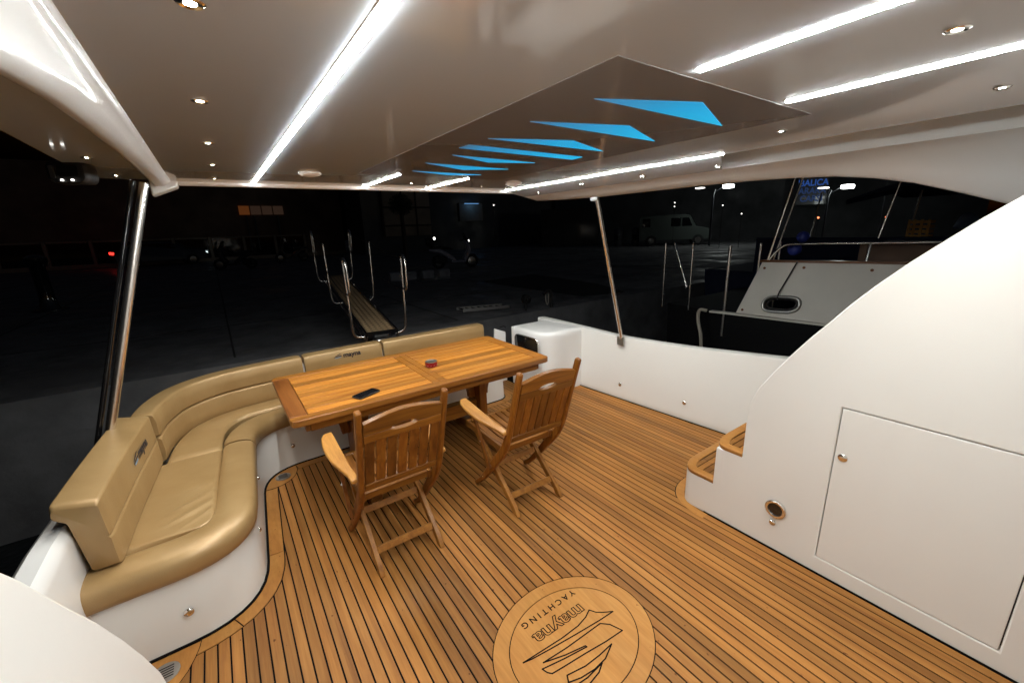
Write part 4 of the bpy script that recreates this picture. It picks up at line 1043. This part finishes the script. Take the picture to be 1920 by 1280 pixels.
for sd in (-1, 1):
    ks = [0.05, 1.85, 3.7]
    for frac, rr in ((0.0, 0.006), (-0.40, 0.006)):
        pts = []
        for a, c in zip(ks, ks[1:]):
            A_, C_ = tops[(a, sd)] + Vector((0, 0, frac)), tops[(c, sd)] + Vector((0, 0, frac))
            for k in range(9):
                q = A_.lerp(C_, k / 8); q.z -= 0.05 * math.sin(math.pi * k / 8); pts.append(q)
        obj('hand_rope', B().tube(pts, rr, 6), 'black', ps, smooth=60)
    obj('bracket', B().tube([gp(-0.02, sd * 0.17, -0.03), gp(-0.03, sd * 0.19, -0.10), gp(-0.03, sd * 0.15, -0.16)], 0.014, 8), 'chrome', ps, smooth=60)
obj('pedestal', B().box(1.40, 1.60, 4.80, 4.98, 0.02, 0.56), 'steel_dim', ps, bevel=0.02)

# ---------------------------------------------------------------- neighbouring boat
nb = thing('neighbour_boat', 'moored black-hulled boat alongside with weathered white bulwark board and oval fairlead', 'boat', (6.5, 0, -1))
XN = 5.2
rings = []
for y, zt in ((3.75, 0.60), (3.2, 0.61), (2.6, 0.63), (1.6, 0.65), (0.0, 0.70), (-3.0, 0.85), (-8.0, 1.1)):
    f = 0.0 if y < 2.5 else (y - 2.5) * 0.25
    rings.append([(XN + 0.0 + f, y, zt), (XN + 0.05 + f, y, -0.2), (XN + 0.3 + f, y, -1.1), (XN + 2.6, y, -1.1), (XN + 2.9 - f, y, zt)])
obj('hull', B().loft(rings), 'hullblack', nb, smooth=40)
obj('deck_edge', B().loft([[(XN - 0.02, y, z), (XN - 0.02, y, z + 0.02), (XN + 0.06, y, z + 0.02), (XN + 0.06, y, z)] for y, z in ((2.9, 0.622), (2.6, 0.630), (1.6, 0.650), (0.0, 0.70), (-3, 0.85))]), 'oldwhite', nb)
def P2(y, z, off=0.0): return (XN + 0.03 + (z - 0.65) * 0.22 + off, y, z)
BD = [(2.58, 0.655), (2.40, 1.275), (-3.0, 1.40), (-3.0, 0.86), (0.0, 0.72), (1.63, 0.672)]
fl0 = [P2(*q) for q in BD]
# board with an oval fairlead opening, built from two lofted outlines
ov = [(2.095 + 0.19 * math.copysign(abs(math.cos(a)) ** 0.6, math.cos(a)), 0.815 + 0.085 * math.copysign(abs(math.sin(a)) ** 0.75, math.sin(a)) + 0.02 * -math.cos(a)) for a in [2 * math.pi * k / 24 for k in range(24)]]
bm = bmesh.new(); edges = []
for loop in ([P2(*q) for q in BD], [P2(*q) for q in ov]):
    vs = [bm.verts.new(q) for q in loop]
    for i in range(len(vs)): edges.append(bm.edges.new((vs[i], vs[(i + 1) % len(vs)])))
bmesh.ops.triangle_fill(bm, use_beauty=True, edges=edges)
ge = bmesh.ops.extrude_face_region(bm, geom=list(bm.faces)); bmesh.ops.translate(bm, vec=(0.05, 0, 0), verts=[g for g in ge['geom'] if isinstance(g, bmesh.types.BMVert)])
bm.verts.index_update(); bb = B(); bb.v = [tuple(v.co) for v in bm.verts]; bb.f = [tuple(v.index for v in f.verts) for f in bm.faces]; bm.free()
obj('bulwark_board', bb, 'oldwhite', nb)
obj('cap_rail', B().loft([[P2(y, z, -0.015), P2(y, z + 0.025, -0.015), P2(y, z + 0.025, 0.07), P2(y, z, 0.07)] for y, z in ((2.42, 1.277), (-3.0, 1.402))]), M['endboard'], nb)
obj('fairlead_ring', B().tube([P2(a, c, -0.008) for a, c in ov], 0.020, 8, closed=True), 'steel_dim', nb, smooth=60)
obj('fairlead_ring', B().tube([P2(2.095 + (a - 2.095) * 0.8, 0.815 + (c - 0.815) * 0.72, 0.02) for a, c in ov], 0.016, 8, closed=True), 'black', nb, smooth=60)
for y, z in ((2.36, 1.21), (2.51, 0.70), (1.95, 1.235), (1.35, 1.24)):
    obj('bolt_head', B().lathe([(0.016, 0.0), (0.012, -0.006), (0.0005, -0.007)], 10, axis='x', c=P2(y, z, -0.001)), 'endboard', nb)
rail_pts = [P2(2.34, 1.30, 0.03), P2(2.31, 1.37, 0.03), P2(2.22, 1.475, 0.03), P2(2.10, 1.49, 0.03), P2(1.2, 1.505, 0.03), P2(-2.9, 1.60, 0.03)]
obj('hand_rail', B().tube(smooth_path(rail_pts, 2), 0.014, 8), 'steel', nb, smooth=60)
for y in (1.42, 0.3):
    obj('rail_post', B().tube([P2(y, 1.30, 0.03), P2(y, 1.50, 0.03)], 0.016, 8), 'steel', nb, smooth=60)
for p_, q_ in (((5.4, 2.36, 1.28), (5.4, 2.06, 2.80)), ((5.45, 2.32, 1.28), (5.45, 1.99, 2.80)), ((5.4, 1.36, 1.55), (5.4, 1.20, 2.5))):
    obj('shroud', B().tube([p_, q_], 0.012 if p_[1] > 2 else 0.007, 6), 'steel', nb, smooth=60)
for y, z0, z1, r_ in ((3.66, 0.90, 1.508, 0.011), (3.24, 0.90, 1.508, 0.011), (2.74, 0.62, 1.47, 0.020), (2.52, 0.70, 1.49, 0.018), (2.30, 1.0, 1.51, 0.015)):
    xo = XN + 0.05 + (0.3 if y < 2.6 else 0)
    obj('stanchion', B().tube([(xo, y, z0 - 0.3), (xo, y, z1)], r_, 8), 'steel', nb, smooth=60)
for z in (1.505, 1.2):
    obj('guard_wire', B().tube([(XN + 0.05, 3.66, z), (XN + 0.05, 3.24, z), (XN + 0.05, 2.74, z - 0.02)], 0.004, 6), 'steel_dim', nb, smooth=60)
obj('spring_line', B().tube([(XN + 0.02, 3.50, 1.50), (XN + 0.02, 3.27, 0.92)], 0.012, 6), 'steel', nb, smooth=60)
obj('cable', B().tube(smooth_path([P2(2.02, 1.30, -0.02), P2(2.10, 1.05, -0.02), P2(2.14, 0.93, -0.03), P2(2.13, 0.86, -0.02)], 2), 0.008, 6), 'black', nb, smooth=60)
obj('deck_box', B().box(XN + 0.4, XN + 1.4, -1.0, 1.55, 1.0, 1.48), 'brickwall', nb)
tag(obj('mooring_rope', B().tube(smooth_path([(5.18, 2.93, 0.64), (5.13, 3.02, 0.66), (5.10, 3.0, 0.5), (5.09, 2.92, 0.30), (5.08, 2.90, -0.2)], 3), 0.022, 8), 'rope', smooth=60), 'thick pale rope hanging down the black hull', 'rope')
for y, z, r_ in ((2.10, 1.56, 0.065), (2.17, 1.42, 0.075)):
    tag(obj('fender_ball', B().lathe([(r_ * math.sin(math.pi * k / 10) + 0.0005, r_ * math.cos(math.pi * k / 10)) for k in range(11)], 14, c=(5.62, y, z)), 'bluefender', smooth=60), 'upper of two blue fenders behind the rail' if z > 1.5 else 'lower of two blue fenders behind the rail', 'fender')
# canvas covered boat beyond
tb2 = thing('canopied_boat', 'dark boat with navy canvas canopy beyond the neighbouring rail', 'boat', (9.5, 1.0, -1))
obj('hull', B().loft([[(8.6, y, 0.8), (8.9, y, -1.1), (11.5, y, -1.1), (11.8, y, 0.8)] for y in (5.0, 2.0, -4.0)]), 'navycloth', tb2)
obj('canopy', B().loft([[(8.6 + 0.3 * q, y, 2.15 + 0.1 * q), (9.6, y, 2.35 + 0.1 * q), (11.2, y, 2.3), (11.2, y, 2.1), (9.6, y, 2.2), (8.6 + 0.3 * q, y, 2.08 + 0.1 * q)] for y, q in ((2.55, -1.2), (2.0, 0.3), (1.2, 0.8), (-3.0, 1.5))]), 'navycloth', tb2, smooth=40)
obj('coaming', B().loft([[(8.6, y, 0.8), (8.6, y, 1.45), (8.75, y, 1.45), (8.75, y, 0.8)] for y in (4.0, -3.0)]), 'navycloth', tb2)
for y in (3.2, 1.9):
    obj('canopy_pole', B().tube([(8.7, y, 0.8), (8.8, y - 0.1, 2.2)], 0.012, 6), 'steel_dim', tb2, smooth=60)
cr_ = thing('plastic_crate', 'yellow plastic crate standing on the dark canopied boat', 'crate', (8.8, 1.74, 1.40))
for zz in (1.43, 1.50, 1.57, 1.64):
    obj('rail', B().box(8.66, 8.94, 1.61, 1.86, zz, zz + 0.045), 'yellow', cr_)
for yy in (1.61, 1.69, 1.77, 1.83):
    obj('rib', B().box(8.64, 8.66, yy, yy + 0.03, 1.41, 1.70), 'yellow', cr_)
clo = []
for i in range(9):
    row = []
    for k in range(9):
        a = i / 8; c = k / 8; row.append((9.38 + 0.10 * math.sin(3 * a + 4 * c), 1.22 + 0.25 * c, 1.54 + 0.24 * a * (1 - 0.5 * (2 * c - 1) ** 2)))
    clo.append(row)
tag(obj('draped_cloth', B().grid(clo), 'palecloth', smooth=60), 'pale blue cloth bundle beyond the yellow crate', 'cloth')

# ---------------------------------------------------------------- town behind the quay
bd = thing('harbour_building', 'long low harbour building with orange lit sign panels and framed shopfront bays', 'building', (-6, 36, ZQ))
obj('wall', B().box(-40, 9, 36.4, 40, ZQ, 6.5), 'brickwall', bd)
for k in range(12):
    xx = -16 + k * 2.0
    obj('pillar', B().box(xx - 0.08, xx + 0.08, 36.2, 36.39, ZQ, 2.0), 'wallbeige', bd)
    if k < 11:
        pnl = obj('shop_window', B().box(xx + 0.12, xx + 1.88, 36.3, 36.395, ZQ + 0.25, 1.9), 'glassdark', bd)
        obj('frame', B().box(xx + 0.12, xx + 1.88, 36.22, 36.31, 1.88, 1.98), 'wallbeige', pnl)
obj('plinth', B().box(-20, 8.9, 36.1, 36.38, ZQ, ZQ + 0.24), 'wallbeige', bd)
for k, m_ in enumerate(('orange', 'orange2', 'orange2', 'orange2')):
    obj('sign_panel', B().box(2.05 + k * 0.72, 2.05 + k * 0.72 + 0.64, 36.25, 36.35, 3.45, 4.05), m_, bd)
for xx in (2.4, 2.9, 4.4): obj('door_frame', B().box(xx, xx + 0.08, 36.25, 36.36, 1.0, 3.4), 'wallgrey', bd)
b2 = thing('harbour_building', 'grey harbour building with beige front and blue lit sign', 'building', (17, 32, ZQ))
obj('wall', B().box(9.2, 30, 31.5, 36, ZQ, 8), 'wallgrey', b2)
obj('beige_front', B().box(10.6, 14.4, 31.3, 31.49, 1.6, 5.2), 'wallbeige', b2)
for xx in (10.6, 12.1, 13.2): obj('panel_joint', B().box(xx, xx + 0.10, 31.24, 31.31, 1.6, 5.2), 'bark', b2)
for zz in (2.3, 3.6): obj('panel_joint', B().box(10.6, 14.4, 31.24, 31.3, zz, zz + 0.12), 'bark', b2)
obj('sign_board', B().box(17.0, 19.2, 31.3, 31.49, 2.6, 4.0), 'wallbeige', b2)
obj('sign_lamp', B().box(17.4, 18.7, 31.05, 31.12, 3.93, 3.98), 'bluewash', b2)
lg = bpy.data.lights.new('sign_wash', 'POINT'); lg.energy = 2.5; lg.color = (0.2, 0.5, 1.0); lg.shadow_soft_size = 0.2
lo_ = bpy.data.objects.new('sign_wash', lg); lo_.location = (18.05, 30.85, 3.8); COL.objects.link(lo_); lo_.parent = b2; lo_.matrix_parent_inverse = b2.matrix_basis.inverted()
b3 = thing('harbour_building', 'far dark building carrying blue lettering and a teal lit window', 'building', (36, 20, ZQ))
def away(R_, a_): return (R_ * math.sin(a_), R_ * math.cos(a_))
obj('wall', B().prism([(27, 31, ZQ), (40, 5, ZQ), (44, 7, ZQ), (31, 33, ZQ)], (0, 0, 8)), 'wallgrey', b3)
# lettering faces the boat
sgn = Vector((31.9, 11.8, 0)); fx = Vector((0.42, -0.907, 0)); nrm = Vector((-0.907, -0.42, 0))
sc0 = Vector((33.6, 12.4, 0)) 
sg_ = thing('shop_sign', 'blue glowing three-line lettering high on the far dark building', 'sign', (33.6, 12.4, 3.0))
obj('board', B().prism([Vector((33.75, 12.47, 2.75)) - fx * 0.85, Vector((33.75, 12.47, 2.75)) + fx * 0.85, Vector((33.75, 12.47, 4.75)) + fx * 0.85, Vector((33.75, 12.47, 4.75)) - fx * 0.85], -nrm * 0.15), 'darkpaint', sg_)
for txt, zz, m_ in (("'BALICA", 4.12, 'signblue'), ('ARARA', 3.62, 'signblue2'), ('CARSI', 3.12, 'signblue2')):
    b_ = text_mesh(txt, 0.55, extrude=0.02, bold=0.012)
    obj('lettering', place(b_, Vector((33.75, 12.47, zz)) + nrm * 0.05, fx * 0.86, (0, 0, 1), nrm), m_, sg_)
obj('lit_window', B().prism([(23.6, 25.85, 2.05), (23.95, 25.5, 2.05), (23.85, 25.6, 2.95), (23.62, 25.83, 2.95)], (0.05, 0.05, 0)), 'teal', tag(thing('kiosk', 'small dark kiosk with a narrow teal lit window', 'kiosk', (24, 26, ZQ)), 'small dark kiosk with a narrow teal lit window', 'kiosk'))
kk = [o for o in COL.objects if o.name == 'kiosk'][0]
obj('body', B().prism([(22.2, 27.2, ZQ), (25.4, 24.0, ZQ), (27, 25.6, ZQ), (23.8, 28.8, ZQ)], (0, 0, 2.9)), 'darkpaint', kk)

# street lamps (two lit heads, with their own light)
def lamp(label, x, y, h, power, reach=0.75):
    t = thing('street_lamp', label, 'street lamp', (x, y, ZQ), group='quay street lamps')
    obj('post', B().tube([(x, y, ZQ), (x, y, h - 0.4), (x - 0.05, y - 0.1, h - 0.1)], 0.06, 8), 'darkpaint', t, smooth=60)
    for s in (-1, 1):
        ar = Vector((0.40, -0.9, 0)) * s * (reach if s < 0 else 0.75)
        obj('arm', B().tube([(x, y, h - 0.3), (x + ar.x * 0.6, y + ar.y * 0.6, h - 0.02), (x + ar.x, y + ar.y, h)], 0.03, 6), 'darkpaint', t, smooth=60)
    ar = Vector((0.40, -0.9, 0)) * 0.8
    obj('lamp_head', B().box(x + ar.x - 0.25, x + ar.x + 0.25, y + ar.y - 0.25, y + ar.y + 0.25, h - 0.08, h + 0.12), 'lampglow', t, bevel=0.05)
    br = ar * (reach / 0.75)
    obj('lamp_head', B().box(x - br.x - 0.2, x - br.x + 0.2, y - br.y - 0.2, y - br.y + 0.2, h, h + 0.06), 'smallwhite', t)
    lg = bpy.data.lights.new('lamp_light', 'POINT'); lg.energy = power; lg.color = (0.9, 1.0, 0.95); lg.shadow_soft_size = 0.3
    o = bpy.data.objects.new('lamp_light', lg); o.location = (x + ar.x, y + ar.y, h - 0.35); COL.objects.link(o); o.parent = t; o.matrix_parent_inverse = t.matrix_basis.inverted()
lamp('street lamp with lit head left of the blue lettering', 25.9, 14.9, 3.85, 45)
lamp('street lamp with lit head right of the blue lettering', 28.2, 9.6, 3.38, 45, 0.25)

# vehicles
def wheel(par, c, r, wd, axis='x', loc=True):
    o = obj('wheel', B().lathe([(r * 0.55, -wd / 2), (r, -wd / 2 + 0.01), (r, wd / 2 - 0.01), (r * 0.55, wd / 2)], 20, axis=axis, c=c), 'tyre', par, smooth=40, local=loc)
    obj('rim', B().lathe([(r * 0.56, -wd / 2 - 0.005), (r * 0.2, -wd / 2 - 0.02), (r * 0.2, wd / 2 + 0.02), (r * 0.56, wd / 2 + 0.005)], 16, axis=axis, c=c), 'steel_dim', o, local=loc)
def make_scooter(label, loc, rz, paint, lit):
    t = thing('scooter', label, 'scooter', loc, rz, group='two-wheelers parked on the quay')
    for u in (-0.65, 0.68): wheel(t, (0, u, 0.27), 0.27, 0.12)
    # rear body and seat, profile in y (front = +y) and z
    def side(pts, x, name, m, tap=0.0): return obj(name, B().loft([[(s * x * (1 - tap * k), a, c) for s, a, c in [(1, p[0], p[1]) for p in pts]] for k, s in ((0, 1),)]) if False else B().prism([(-x, a, c) for a, c in pts], (2 * x, 0, 0)), m, t, bevel=0.03, local=True)
    side([(-1.0, 0.78), (-0.98, 0.70), (-0.55, 0.60), (-0.15, 0.34), (0.05, 0.30), (0.0, 0.42), (-0.25, 0.62), (-0.55, 0.78)], 0.17, 'rear_body', paint)
    side([(-0.95, 0.86), (-0.92, 0.79), (-0.55, 0.76), (-0.1, 0.72), (-0.02, 0.78), (-0.3, 0.86), (-0.6, 0.90)], 0.15, 'seat', 'black')
    side([(-0.15, 0.22), (0.42, 0.22), (0.46, 0.31), (-0.1, 0.31)], 0.2, 'floorboard', paint)
    side([(0.30, 0.36), (0.46, 0.30), (0.66, 0.66), (0.58, 0.98), (0.38, 1.10), (0.34, 1.06), (0.50, 0.92), (0.50, 0.66)], 0.2, 'front_shield', paint)
    side([(0.44, 1.05), (0.62, 0.98), (0.42, 1.36), (0.36, 1.36)], 0.15, 'windscreen', 'glassdark')
    obj('handlebar', B().tube([(-0.34, 0.30, 1.08), (-0.15, 0.38, 1.06), (0.15, 0.38, 1.06), (0.34, 0.30, 1.08)], 0.02, 8), 'black', t, smooth=60, local=True)
    obj('fork', B().tube([(0, 0.68, 0.27), (0, 0.52, 0.8)], 0.035, 8), 'black', t, smooth=60, local=True)
    obj('engine', B().box(-0.12, 0.12, -0.8, -0.3, 0.2, 0.5), 'black', t, bevel=0.04, local=True)
    for s in (-1, 1):
        obj('mirror', B().tube([(s * 0.25, 0.34, 1.08), (s * 0.32, 0.40, 1.30)], 0.008, 6), 'black', t, local=True)
    if lit:
        obj('head_lamp', B().lathe([(0.05, 0), (0.04, 0.03), (0.0005, 0.04)], 12, axis='y', c=(-0.06, 0.60, 1.04)), 'smallwhite', t, smooth=50, local=True)
        obj('tail_lamp', B().box(-0.17, -0.10, -0.78, -0.70, 1.13, 1.23), 'smallwhite', t, bevel=0.02, local=True)
        obj('indicator', B().box(-0.17, -0.11, -0.86, -0.80, 1.00, 1.06), 'smallwhite', t, bevel=0.02, local=True)
        obj('top_box', B().box(-0.17, 0.17, -1.1, -0.78, 0.88, 1.2), 'black', t, bevel=0.05, local=True)
    return t
make_scooter('silver scooter with small lights, parked on the quay beyond the gangway', (7.9, 15.2, ZQ), rad(-112), 'silver', True)
make_scooter('dark scooter parked left of the gangway rails, nearer the dark car', (0.85, 24.5, ZQ), rad(70), 'darkpaint', False)
make_scooter('dark scooter parked right behind the gangway rails', (3.9, 28.5, ZQ), rad(100), 'darkpaint', False)
def make_car(label, loc, rz, paint):
    t = thing('parked_car', label, 'car', loc, rz)
    prof = [(-2.2, 0.35), (-2.25, 0.7), (-2.15, 0.95), (-1.75, 1.0), (-1.2, 1.42), (-0.2, 1.48), (0.5, 1.40), (1.15, 1.0), (2.0, 0.88), (2.25, 0.65), (2.25, 0.35)]
    rings = []
    for x_, k in ((-0.85, 0.92), (-0.80, 0.99), (0, 1.0), (0.80, 0.99), (0.85, 0.92)):
        rings.append([(x_ * (0.8 if c > 1.1 else 1.0), a * (0.98 if k < 0.95 else 1), 0.35 + (c - 0.35) * k) for a, c in prof])
    obj('body', B().loft(rings), paint, t, smooth=40, local=True)
    for s in (-1, 1):
        for u in (-1.4, 1.4): wheel(t, (s * 0.78, u, 0.32), 0.32, 0.2)
        obj('window', B().prism([(s * 0.70, a, c) for a, c in ((-1.35, 1.02), (-1.0, 1.34), (0.4, 1.34), (0.95, 1.02))], (s * 0.05, 0, 0)), 'glassdark', t, local=True)
        obj('tail_lamp', B().box(s * 0.62 - 0.14, s * 0.62 + 0.14, -2.30, -2.18, 0.78, 0.93), 'tail', t, bevel=0.02, local=True)
        obj('head_lamp', B().box(s * 0.62 - 0.12, s * 0.62 + 0.12, 2.15, 2.27, 0.64, 0.75), 'headl', t, bevel=0.02, local=True)
    return t
make_car('dark car with red tail lamp and white headlamp, behind the steel pole', (-2.6, 34.0, ZQ), rad(-78), 'darkpaint')
def make_van(label, loc, rz):
    t = thing('parked_van', label, 'van', loc, rz)
    prof = [(-2.3, 0.4), (-2.3, 1.9), (-2.15, 2.05), (0.6, 2.05), (0.95, 1.95), (1.35, 1.25), (2.1, 1.10), (2.25, 0.85), (2.25, 0.4)]
    obj('body', B().loft([[(x_, a, 0.4 + (c - 0.4) * k) for a, c in prof] for x_, k in ((-0.9, 0.96), (-0.82, 1.0), (0.82, 1.0), (0.9, 0.96))]), 'vanpaint', t, smooth=40, local=True)
    for s in (-1, 1):
        for u in (-1.5, 1.5): wheel(t, (s * 0.82, u, 0.35), 0.35, 0.22)
        for a0, a1, sl in ((0.45, 1.1, 0.25), (-0.25, 0.35, 0), (-2.1, -1.6, 0)):
            obj('window', B().prism([(s * 0.86, a, c) for a, c in ((a0, 1.28), (a1, 1.28), (a1 - sl, 1.82), (a0, 1.82))], (s * 0.05, 0, 0)), 'glassdark', t, local=True)
        obj('head_lamp', B().box(s * 0.65 - 0.12, s * 0.65 + 0.12, 2.2, 2.28, 0.8, 0.98), 'binplastic', t, local=True)
    obj('bumper', B().box(-0.88, 0.88, 2.2, 2.36, 0.42, 0.62), 'darkpaint', t, bevel=0.03, local=True)
    obj('windscreen', B().prism([(-0.74, 0.97, 1.93), (0.74, 0.97, 1.93), (0.78, 1.36, 1.27), (-0.78, 1.36, 1.27)], (0, 0.03, 0.02)), 'glassdark', t, local=True)
make_van('pale van parked under the lamps beyond the neighbouring boat', (26.6, 18.0, ZQ), rad(-141))
for (x, y, l_) in ((24.2, 20.8, 'pale rounded bin left of the van, larger of two'), (24.9, 19.9, 'pale rounded bin beside the van, narrower of two')):
    t = thing('waste_bin', l_, 'bin', (x, y, ZQ), group='bins by the van'); r_ = 0.36 if 'larger' in l_ else 0.26
    obj('body', B().lathe([(r_ * 0.9, 0.0), (r_, 0.1), (r_, 0.95), (r_ * 0.9, 1.15), (r_ * 0.5, 1.28), (0.001, 1.3)], 16, c=(x, y, ZQ)), 'binplastic', t, smooth=45)
    obj('mouth', B().box(x - r_ * 0.75 - 0.2, x - r_ * 0.75, y - r_ * 0.75 - 0.05, y - r_ * 0.3, ZQ + 0.45, ZQ + 0.8), 'black', t)
# round-crowned tree
tt = thing('small_tree', 'small tree with dark rounded crown in front of the beige front', 'tree', (9.2, 23.8, ZQ))
obj('trunk', B().tube([(9.2, 23.8, ZQ), (9.22, 23.8, 1.6), (9.18, 23.82, 2.9), (9.2, 23.8, 3.3)], [0.16, 0.14, 0.11, 0.05], 8), 'bark', tt, smooth=60)
for a in range(5):
    obj('limb', B().tube([(9.2, 23.8, 2.6 + 0.1 * a), (9.2 + 0.35 * math.cos(a * 1.3), 23.8 + 0.35 * math.sin(a * 1.3), 3.2 + 0.05 * a)], [0.05, 0.02], 6), 'bark', tt, smooth=60)
lf = B(); rg = random.Random(3)
for k in range(2600):
    v = Vector((rg.gauss(0, 1), rg.gauss(0, 1), rg.gauss(0, 1))).normalized() * (rg.random() ** 0.4) * 0.62
    if math.sin(v.x * 9) * math.sin(v.y * 8 + 1) * math.sin(v.z * 9 + 2) > 0.25: continue
    c = Vector((9.2, 23.8, 3.35)) + Vector((v.x * 1.15, v.y * 1.15, v.z * 0.95)); d = Vector((rg.uniform(-1, 1), rg.uniform(-1, 1), rg.uniform(-1, 1))).normalized() * 0.06; e = d.cross(Vector((rg.uniform(-1, 1), rg.uniform(-1, 1), 1))).normalized() * 0.025
    lf.add([c - d, c + e, c + d, c - e], [(0, 1, 2, 3)])
obj('crown', lf, 'leaf', tt)
# quay furniture
bo = thing('bollard', 'black mooring post on the dark quay at far left', 'bollard', (-3.2, 13.6, ZQ))
obj('post', B().lathe([(0.20, 0), (0.16, 0.08), (0.13, 0.3), (0.13, 0.95), (0.19, 1.05), (0.19, 1.16), (0.10, 1.22), (0.001, 1.23)], 18, c=(-3.2, 13.6, ZQ)), 'gloss_black', bo, smooth=40)
obj('base_plate', B().lathe([(0.30, 0.0), (0.30, 0.03), (0.001, 0.035)], 18, c=(-3.2, 13.6, ZQ)), 'darkpaint', bo)
rl = thing('hose_reel', 'dark round hose reel on a post at the quay edge', 'hose reel', (4.35, 5.8, ZQ))
obj('post', B().tube([(4.35, 5.8, ZQ), (4.35, 5.8, ZQ + 0.22)], 0.02, 8), 'black', rl, smooth=60)
obj('drum', B().lathe([(0.03, -0.04), (0.085, -0.035), (0.085, 0.035), (0.03, 0.04)], 20, axis='y', c=(4.35, 5.78, ZQ + 0.22)), 'black', rl, smooth=40)
obj('hub', B().lathe([(0.018, -0.05), (0.0005, -0.055)], 12, axis='y', c=(4.35, 5.78, ZQ + 0.22)), 'steel_dim', rl)
hk = thing('service_post', 'dark bent service post beside the hose reel at the quay edge', 'service post', (4.85, 5.75, ZQ))
obj('post', B().tube(smooth_path([(4.9, 5.75, ZQ), (4.9, 5.75, ZQ + 0.22), (4.88, 5.75, ZQ + 0.32), (4.80, 5.75, ZQ + 0.33), (4.72, 5.75, ZQ + 0.27)], 2), 0.028, 8), 'black', hk, smooth=60)
obj('cable', B().tube(smooth_path([(4.76, 5.75, ZQ + 0.28), (4.77, 5.74, ZQ + 0.1), (4.82, 5.74, ZQ + 0.06), (4.84, 5.75, ZQ + 0.26)], 2), 0.008, 6), 'rope', hk, smooth=60)
gr_ = thing('folded_ladder', 'dark folded ladder lying on the quay edge', 'ladder', (3.9, 6.4, ZQ))
for yy in (6.3, 6.55):
    obj('side_rail', B().bar((3.45, yy + 0.15, ZQ + 0.05), (4.25, yy - 0.15, ZQ + 0.06), 0.03, 0.05), 'steel_dim', gr_)
for k in range(8):
    f = k / 7; obj('rung', B().tube([(3.48 + 0.74 * f, 6.44 - 0.28 * f, ZQ + 0.06), (3.48 + 0.74 * f, 6.70 - 0.28 * f, ZQ + 0.06)], 0.012, 6), 'steel', gr_, smooth=60)
# far points of light along the shore
for k, (x, y, z, m_) in enumerate(((23.6, 8.3, 1.83, 'smallred'), (26.0, 6.4, 1.75, 'smallred'), (23.0, 15.6, 3.0, 'smallwhite'), (23.0, 15.6, 2.78, 'smallwhite'), (24.0, 13.2, 2.7, 'smallwhite'), (30.0, 7.6, 3.8, 'smallwhite'), (13.0, 20.0, 3.1, 'smallwhite'), (24.6, 12.4, 2.2, 'smallwhite'))):
    r_ = 0.045 if m_ == 'smallred' else 0.03
    lab = ['orange marker light low on the far shore, larger', 'orange marker light low on the far shore, right one', 'upper of two close white lights left of the lamp', 'lower of two close white lights left of the lamp', 'white light just under the left street lamp', 'white speck of light high at right', 'white speck of light above the scooter', 'lowest white light under the left street lamp'][k]
    t = thing('marker_light', lab, 'light', (x, y, z), group='far lights on the shore')
    obj('lens', B().lathe([(r_ * math.sin(math.pi * q / 6) + 0.0005, r_ * math.cos(math.pi * q / 6)) for q in range(7)], 8, c=(x, y, z)), m_, t, smooth=60)
    obj('bracket', B().tube([(x, y, z), (x, y, ZQ)], 0.015, 6), 'darkpaint', t)
